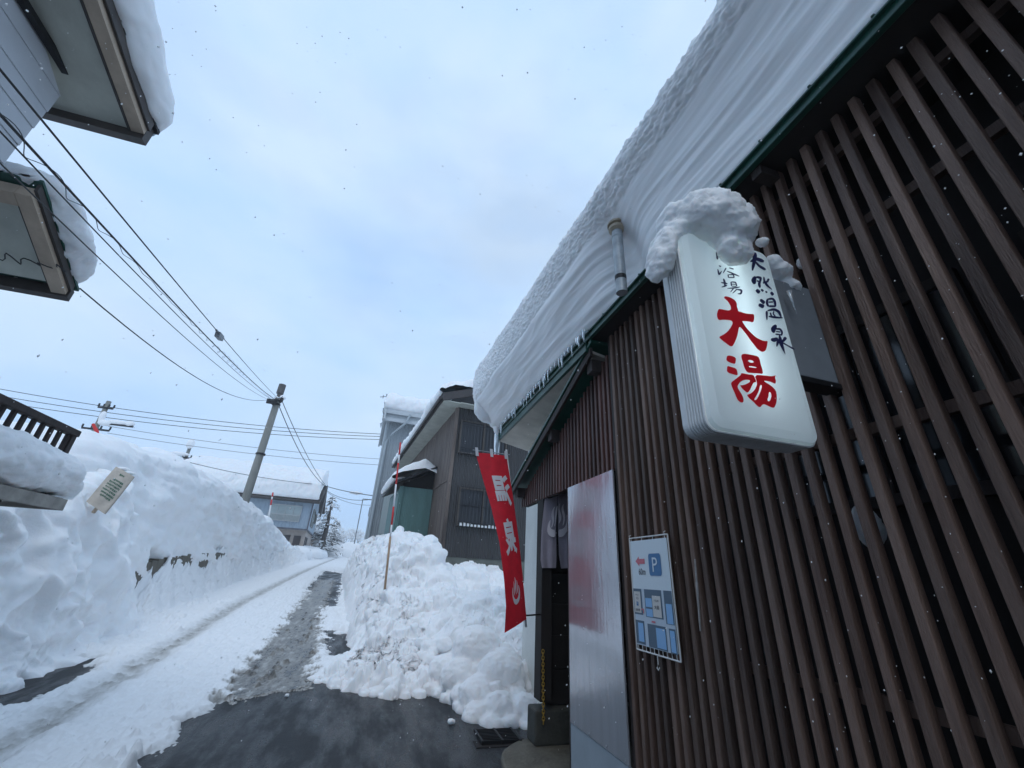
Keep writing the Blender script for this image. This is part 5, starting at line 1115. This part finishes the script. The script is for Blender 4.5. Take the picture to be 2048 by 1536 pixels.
# ------------------------------------------------------------------ utility poles
PCON = mat('pole_concrete', (0.21, 0.21, 0.19), 0.85, var=0.2, vscale=3, stretch=(1, 1, 0.3), bump=0.2)
PK = 21.5/18.0; p1x, p1y = -4.95*PK, 18.0*PK
up_z = lambda z: 1.5+(z-1.5)*PK
up = thing('utility_pole', 'leaning grey concrete utility pole with cable fittings behind the left snow wall', 'utility pole', (p1x, p1y, 0.7))
U = up_z
m = MB(); m.tube([(p1x, p1y, 0.5), (p1x+0.07, p1y, U(7.75))], [0.20, 0.145], 20); sub(m.build('shaft', PCON, up, smooth=True), up)
m = MB(); m.tube([(p1x+0.07, p1y, U(7.97)), (p1x+0.075, p1y, U(8.38))], 0.165, 18); m.tube([(p1x+0.07, p1y, U(7.7)), (p1x+0.072, p1y, U(7.97))], 0.11, 12); sub(m.build('pole_cap', mat('dark_cap', (0.09, 0.085, 0.08), 0.7, var=0.3), up), up)
m = MB()
for z_, r_ in ((7.60, 0.20), (7.45, 0.195), (5.35, 0.21)): m.tube([(p1x+0.06, p1y, U(z_)), (p1x+0.06, p1y, U(z_)+0.07)], r_, 16)
m.box((p1x-0.33, p1y-0.26, U(7.42)), (p1x+0.12, p1y-0.18, U(7.62))); sub(m.build('band_clamp', IRON, up), up); m = MB(); m.tube([(p1x+0.26, p1y-0.1, U(7.6)), (p1x+0.26, p1y-0.1, U(7.82))], 0.08, 8); sub(m.build('insulator', IRON, up), up)
tag(blob('snow_clump', [(p1x+0.26, p1y-0.05, U(7.80), 0.14, 0.14, 0.12), (p1x+0.02, p1y-0.19, U(7.74), 0.12, 0.10, 0.06)], SNOW, 0.03, 0.02, 9), 'snow clump on the fittings at the top of the leaning concrete pole', 'snow')
def far_pole(label, x, y, z0, z1, arms, trans):
    t = thing('utility_pole', label, 'utility pole', (x, y, z0))
    m = MB(); m.tube([(x, y, z0), (x, y, z1)], [0.2, 0.14], 12); sub(m.build('shaft', PCON, t, smooth=True), t)
    for z_, L_ in arms:
        m = MB(); m.box((x-L_*0.45, y-0.16, z_), (x+L_*0.55, y-0.06, z_+0.12)); [m.tube([(x-L_*0.45+L_*k/3, y-0.11, z_+0.12), (x-L_*0.45+L_*k/3, y-0.11, z_+0.34)], 0.055, 6) for k in range(4)]
        sub(m.build('crossarm', IRON, t), t)
    if trans:
        m = MB(); m.tube([(x-0.75, y-0.5, trans), (x-0.75, y-0.5, trans+1.1)], 0.36, 14); m.tube([(x-0.7, y-0.4, trans+1.2), (x-0.5, y-0.3, trans+1.9), (x, y-0.2, trans+2.0)], 0.06, 6); sub(m.build('transformer', STEEL, t), t)
    return t
P2X, P2Y = -0.575*35, 35
fp_ = far_pole('far utility pole with transformer and snowy crossarm beyond the left snow wall', P2X, P2Y, 2, 11.6, ((11.0, 0.9), (9.4, 1.6), (8.3, 2.6), (7.7, 2.6)), 6.4)
m = MB(); m.box((P2X+0.2, P2Y-0.3, 9.85), (P2X+2.2, P2Y-0.2, 9.95)); sub(m.build('side_arm', IRON, fp_), fp_)
tag(blob('snow_clump', [(P2X+0.5, P2Y-0.2, 9.95, 0.5, 0.2, 0.22), (P2X+1.2, P2Y-0.2, 10.1, 0.7, 0.2, 0.18), (P2X+1.9, P2Y-0.2, 10.1, 0.35, 0.2, 0.2), (P2X+0.15, P2Y-0.2, 10.4, 0.2, 0.2, 0.4)], SNOWF, 0.07, 0.04, 3), 'snow ridge along the side arm of the far transformer pole', 'snow')
far_pole('farthest utility pole just showing over the left snow wall', -0.405*46, 46, 2, 11.4, ((10.2, 2.0), (9.6, 2.6)), 0)
tag(blob('snow_clump', [(-18.6, 45.8, 11.6, 0.35, 0.3, 0.5), (-19.2, 45.8, 10.55, 0.9, 0.2, 0.2)], SNOWF, 0.08, 0.04, 3), 'snow blob on top of the farthest utility pole', 'snow')

# ------------------------------------------------------------------ wires
def wire(label, a, b_, sag, r=0.012, n=28, name='power_cable', ext=0.0):
    a = np.array(a, float); b_ = np.array(b_, float)
    if ext: b_ = a+(b_-a)*(1+ext)
    m = MB(); pts = []
    for i in range(n+1):
        t = i/n; p = a*(1-t)+b_*t; p[2] -= sag*4*t*(1-t); pts.append(p)
    m.tube(pts, r, 6); return tag(m.build(name, RUBBER), label, 'cable'), pts
top = np.array([p1x+0.02, p1y-0.2, up_z(7.62)])
_, wp = wire('single black cable with a splice box running from pole to upper left', top+[0.05, 0, 0.12], at(0, 122, x=-2.55), 0.10, 0.0075, ext=0.12)
_, w2 = wire('heavy bundled cable wrapped in spiral wire running to the upper left', top, at(0, 205, x=-2.7), 0.18, 0.0095, ext=0.10)
m = MB(); sp = []
for i in range(700):
    t = i/699*(len(w2)-1); k = min(int(t), len(w2)-2); f = t-k; p = w2[k]*(1-f)+w2[k+1]*f
    L_ = 0.03+0.025*math.sin(i*0.021); a = i*0.36
    sp.append(p+np.array([math.cos(a)*L_, 0, math.sin(a)*L_-0.03]))
m.tube(sp, 0.003, 5); tag(m.build('spiral_hanger', RUBBER), 'loose spiral wire wrapped along the heavy bundled cable', 'cable')
wire('thin cable below the bundled cable on the upper left', top+[-0.05, 0, -0.06], at(0, 235, x=-2.8), 0.22, 0.006, ext=0.10)
wire('slack cable crossing under the bundle towards the canopy roof', top+[-0.08, 0, -0.1], at(0, 298, x=-3.05), 0.30, 0.006, ext=0.08)
m = MB(); c = wp[int(len(wp)*0.36)]
bx = min(wp, key=lambda p: abs(p[0]/p[1]-at(443, 676, y=10)[0]/10)); i = [k for k in range(len(wp)) if wp[k] is bx][0]; d_ = wp[i+1]-wp[i]; d_ /= np.linalg.norm(d_)
m.bar(bx-d_*0.18+[0, 0, -0.04], bx+d_*0.18+[0, 0, -0.04], 0.085, 0.11); m.tube([bx-d_*0.35, bx+d_*0.35], 0.022, 8)
tag(m.build('splice_box', STEEL, bevel=0.015), 'small dark splice box hanging on the cable near the concrete pole', 'box')
wire('thin slack line from the small canopy roof to the concrete pole', at(160, 577, x=-3.58), top+[-0.1, 0, 0.05], 0.55, 0.008)
wire('pair cable falling from the concrete pole to the blue house', top+[0.1, 0.3, -0.1], at(648, 970, y=44), 0.5, 0.022)
wire('second cable falling from the concrete pole to the blue house', top+[0.15, 0.3, 0.2], at(652, 972, y=44), 0.3, 0.02)
for k, (v0, v1, lab) in enumerate(((778, 868, 'topmost'), (792, 873, 'middle'), (804, 879, 'lowest'))):
    wire(lab + ' of three long wires crossing the sky through the far pole', at(0, v0, y=35), at(760, v1, y=35), 0.5, 0.022)
for k, (v0, v1, lab) in enumerate(((852, 918, 'upper'), (866, 930, 'lower'))):
    wire(lab + ' thin wire low in the sky behind the concrete pole', at(215, v0, y=38), at(760, v1, y=38), 0.3, 0.016)
wire('cable running right from the blue house roof to the grey house', at(648, 971, y=44), at(752, 992, y=30), 0.1, 0.03)
wire('thinner cable below it between the blue house and the grey house', at(652, 980, y=44), at(750, 998, y=30), 0.4, 0.02)
wire('faint wire across the gap above the far trees', at(655, 985, y=60), at(745, 1010, y=60), 0.5, 0.025)
wire('cable lying along the snowy roof front of the blue house', at(380, 925, y=41), at(648, 970, y=43.4), 0.25, 0.025)
tag(blob('snow_clump', [(*at(712, 986, y=36), 0.55, 0.25, 0.13)], SNOWF, 0.06, 0.04, 4), 'snow clump riding on the cable between blue and grey houses', 'snow')
m = MB(); a = at(726, 998, y=48); m.tube([a+[0, 0, -4.5], a], 0.05, 6); m.tube([a, a+[1.4, 0, 0]], 0.05, 6); tag(m.build('thin_mast', STEEL), 'thin grey mast standing left of the tall grey house', 'mast')
t = far_pole('cluttered far pole half hidden by the tall grey house edge', at(757, 1015, y=58)[0], 58, 2, 10.9, ((10.4, 1.6), (9.3, 1.6), (8.2, 1.4)), 7.6)

# ------------------------------------------------------------------ trees
NEED = mat('conifer_needles', (0.085, 0.092, 0.082), 0.9, var=0.4, vscale=2); BARK = mat('bark', (0.10, 0.085, 0.075), 0.9, var=0.3); TWIG = mat('twigs', (0.13, 0.115, 0.105), 0.9, var=0.3)
def conifer(x, y, z0, h, r, seed, label, dens=1.0):
    q = random.Random(seed); t = thing('conifer_tree', label, 'tree', (x, y, z0), group='snowy trees at the lane end')
    m = MB(); m.tube([(x, y, z0-0.5), (x+0.1, y, z0+h*0.5), (x, y, z0+h)], [r*0.11, r*0.07, 0.02], 8); sub(m.build('trunk', BARK, t), t)
    c = MB()
    nb = int(70*dens)
    for i in range(nb):
        f = (i+q.random())/nb; zb = z0+h*(0.10+0.88*f); L_ = r*(1-f)**0.75*q.uniform(0.6, 1.1)+0.15; a = q.uniform(0, 6.283)
        dz0 = q.uniform(0.05, 0.3)
        steps = max(4, int(L_/0.22))
        for s in range(steps):
            k = (s+1)/steps; px_ = x+math.cos(a)*L_*k; py_ = y+math.sin(a)*L_*k; pz_ = zb+L_*(dz0*k-0.45*k*k)
            for n_ in range(3):
                w_ = 0.30*(1-0.5*k)*q.uniform(0.5, 1.2); aa = a+q.uniform(-1.3, 1.3); ox, oy = math.cos(aa)*w_, math.sin(aa)*w_; px2, py2 = -math.sin(aa)*w_*0.35, math.cos(aa)*w_*0.35
                b0 = np.array([px_+q.uniform(-.1, .1), py_+q.uniform(-.1, .1), pz_+q.uniform(-.08, .08)])
                c.add([b0, b0+[ox*0.5+px2, oy*0.5+py2, -0.03], b0+[ox*1.3, oy*1.3, -w_*q.uniform(0.2, 0.8)], b0+[ox*0.5-px2, oy*0.5-py2, -0.03]], [(0, 1, 2, 3)], 0)
                if q.random() < 0.8:
                    hh = 0.05+0.06*q.random(); b1 = b0+[0, 0, 0.05]
                    c.add([b1, b1+[ox*0.5+px2*1.3, oy*0.5+py2*1.3, 0], b1+[ox*1.1, oy*1.1, -w_*0.25], b1+[ox*0.5-px2*1.3, oy*0.5-py2*1.3, 0], b1+[ox*0.5, oy*0.5, hh]], [(0, 1, 4), (1, 2, 4), (2, 3, 4), (3, 0, 4)], 1)
    sub(c.build('crown', [NEED, SNOWF], t), t)
    return t
def bare(x, y, z0, h, r, seed, label):
    q = random.Random(seed); t = thing('bare_tree', label, 'tree', (x, y, z0), group='snowy trees at the lane end')
    m = MB(); m.tube([(x, y, z0-0.3), (x, y, z0+h*0.35)], [0.16, 0.10], 7); sub(m.build('trunk', BARK, t), t)
    c = MB()
    def br(p, d, L_, rad, lv):
        e = p+d*L_; c.tube([p, (p+e)/2+Vector((q.uniform(-.1, .1), q.uniform(-.1, .1), 0))*L_, e], [rad, rad*0.8, rad*0.55], 4, 0, cap=False)
        if abs(d.z) < 0.93 and lv > 0:
            o = Vector((0, 0, rad+0.012)); c.tube([p+o, (p+e)/2+o*1.3, e+o], [rad*0.9+0.018]*3, 4, 1, cap=False)
        if lv < 4:
            for _ in range(q.choice((2, 3, 3))):
                d2 = (d+Vector((q.uniform(-1, 1), q.uniform(-1, 1), q.uniform(-0.35, 0.55)))*0.85).normalized(); br(e, d2, L_*q.uniform(0.6, 0.85), rad*0.6, lv+1)
    for k in range(5):
        a = q.uniform(0, 6.28); br(Vector((x, y, z0+h*q.uniform(0.15, 0.4))), Vector((math.cos(a)*0.6, math.sin(a)*0.6, 0.8)).normalized(), h*0.24, 0.06, 0)
    sub(c.build('crown', [TWIG, SNOWF], t), t); return t
conifer(-0.108*54, 54, 2.3, 6.9, 3.3, 1, 'tall snow laden conifer right of the blue grey house', 0.75)
conifer(-0.135*70, 70, 2.6, 6.5, 2.4, 2, 'snowy conifer half hidden behind the blue grey house corner')
conifer(-0.088*72, 72, 2.6, 5.6, 3.0, 3, 'shorter snowy conifer in the lane gap behind the tallest one')
for i, (k, y_, h_) in enumerate(((-0.098, 74, 4.6), (-0.085, 80, 5.0), (-0.072, 86, 5.4), (-0.058, 90, 6.0), (-0.045, 96, 6.4), (-0.09, 100, 6.5))):
    bare(k*y_, y_, 2.7, h_, 2.5, 20+i, 'bare twiggy tree dusted white in the gap at the lane end')
tag(blob('snowy_shrub', [(-0.112*58, 58, 3.6, 0.9, 0.9, 0.9), (-0.10*58, 58, 3.3, 0.7, 0.7, 0.55), (-0.118*58, 58.5, 4.3, 0.7, 0.7, 0.6)], SNOWF, 0.1, 0.14, 2.2, rough=0.65), 'rounded shrub buried in snow at the foot of the tall conifer', 'shrub')
# snow heaps and a gate post at the end of the lane
tag(blob('snow_heap', [(-0.068*56, 56, 3.0, 1.9, 1.5, 1.0), (-0.05*56, 57, 3.2, 1.8, 1.5, 1.2), (-0.078*54, 54, 2.5, 0.9, 0.8, 0.6)], SNOWF, 0.12, 0.10, 1.3), 'rounded snow heap closing the right side of the lane end', 'snow heap')
tag(blob('snow_heap', [(-0.133*46, 46, 2.5, 1.6, 1.8, 0.8), (-0.118*50, 50, 2.5, 1.3, 2.0, 0.75), (-0.150*42, 42, 2.3, 1.2, 1.3, 0.75)], SNOWF, 0.12, 0.10, 1.3), 'low snow heap along the foot of the blue grey house', 'snow heap')
m = MB(); c = at(668, 1124, y=54); m.box(c+[-0.22, -0.1, -0.3], c+[-0.06, 0.1, 0.9]); m.box(c+[0.10, -0.1, -0.3], c+[0.26, 0.1, 0.9]); m.box(c+[-0.3, -0.12, 0.9], c+[0.34, 0.12, 0.98]); tag(m.build('gate_post', WOODD), 'short dark wooden gate posts at the far end of the lane', 'post')

# ------------------------------------------------------------------ haze: snowy air over the lane
m = MB(); m.box((-70, -25, -3), (60, 140, 15.5)); HZ = bpy.data.materials.new('snowy_air'); HZ.use_nodes = True; t_ = HZ.node_tree; t_.nodes.clear()
o_ = N(t_, 'ShaderNodeOutputMaterial'); v_ = N(t_, 'ShaderNodeVolumePrincipled'); v_.inputs['Color'].default_value = (0.93, 0.96, 1, 1); v_.inputs['Density'].default_value = 0.0022; v_.inputs['Anisotropy'].default_value = 0.3
t_.links.new(v_.outputs[0], o_.inputs['Volume']); tag(m.build('haze', HZ), 'thin snowy haze filling the lane', 'haze', kind='stuff')

# ------------------------------------------------------------------ falling snow, loose lumps
fr = random.Random(33); m = MB()
for i in range(2000):
    u = fr.uniform(-100, 2148); v = fr.uniform(-80, 1500); d = ray(u, v); t = 0.8+8*fr.random()**1.6
    p = d*t; p[2] += CAMZ
    if p[2] < 0.5 or p[0] > 1.68: continue
    r = fr.uniform(0.0010, 0.0032)*min(1.0, 0.35+t*0.22); e = fr.uniform(0.6, 1.8)
    m.add([p+[r, 0, 0], p+[-r, 0, 0], p+[0, r, 0], p+[0, -r, 0], p+[r*0.3, 0, r*e], p+[0, 0, -r*e]], [(0, 2, 4), (2, 1, 4), (1, 3, 4), (3, 0, 4), (2, 0, 5), (1, 2, 5), (3, 1, 5), (0, 3, 5)])
o = m.build('falling_snow', SNOW); tag(o, 'scattered snowflakes drifting in the air', 'snowfall', kind='stuff')
lb = random.Random(8)
for i, (u, v) in enumerate(((903, 1442), (572, 1398), (788, 1402), (822, 1396), (1010, 1448))):
    p = at(u, v, z=0.10); r = (0.035, 0.022, 0.03, 0.018, 0.03)[i]
    tag(blob('snow_crumb', [(p[0], p[1], g(p[1])+r*0.6, r*1.2, r, r*0.8)], SNOW, r*0.25, r*0.25, 25), ('round lump of snow alone on the wet asphalt before the heap', 'small snow crumb on asphalt at the edge of the slush', 'snow crumb on asphalt at the foot of the right heap, left of a pair', 'snow crumb on asphalt at the foot of the right heap, right of a pair', 'snow crumb beside the drain grate')[i], 'snow lump')
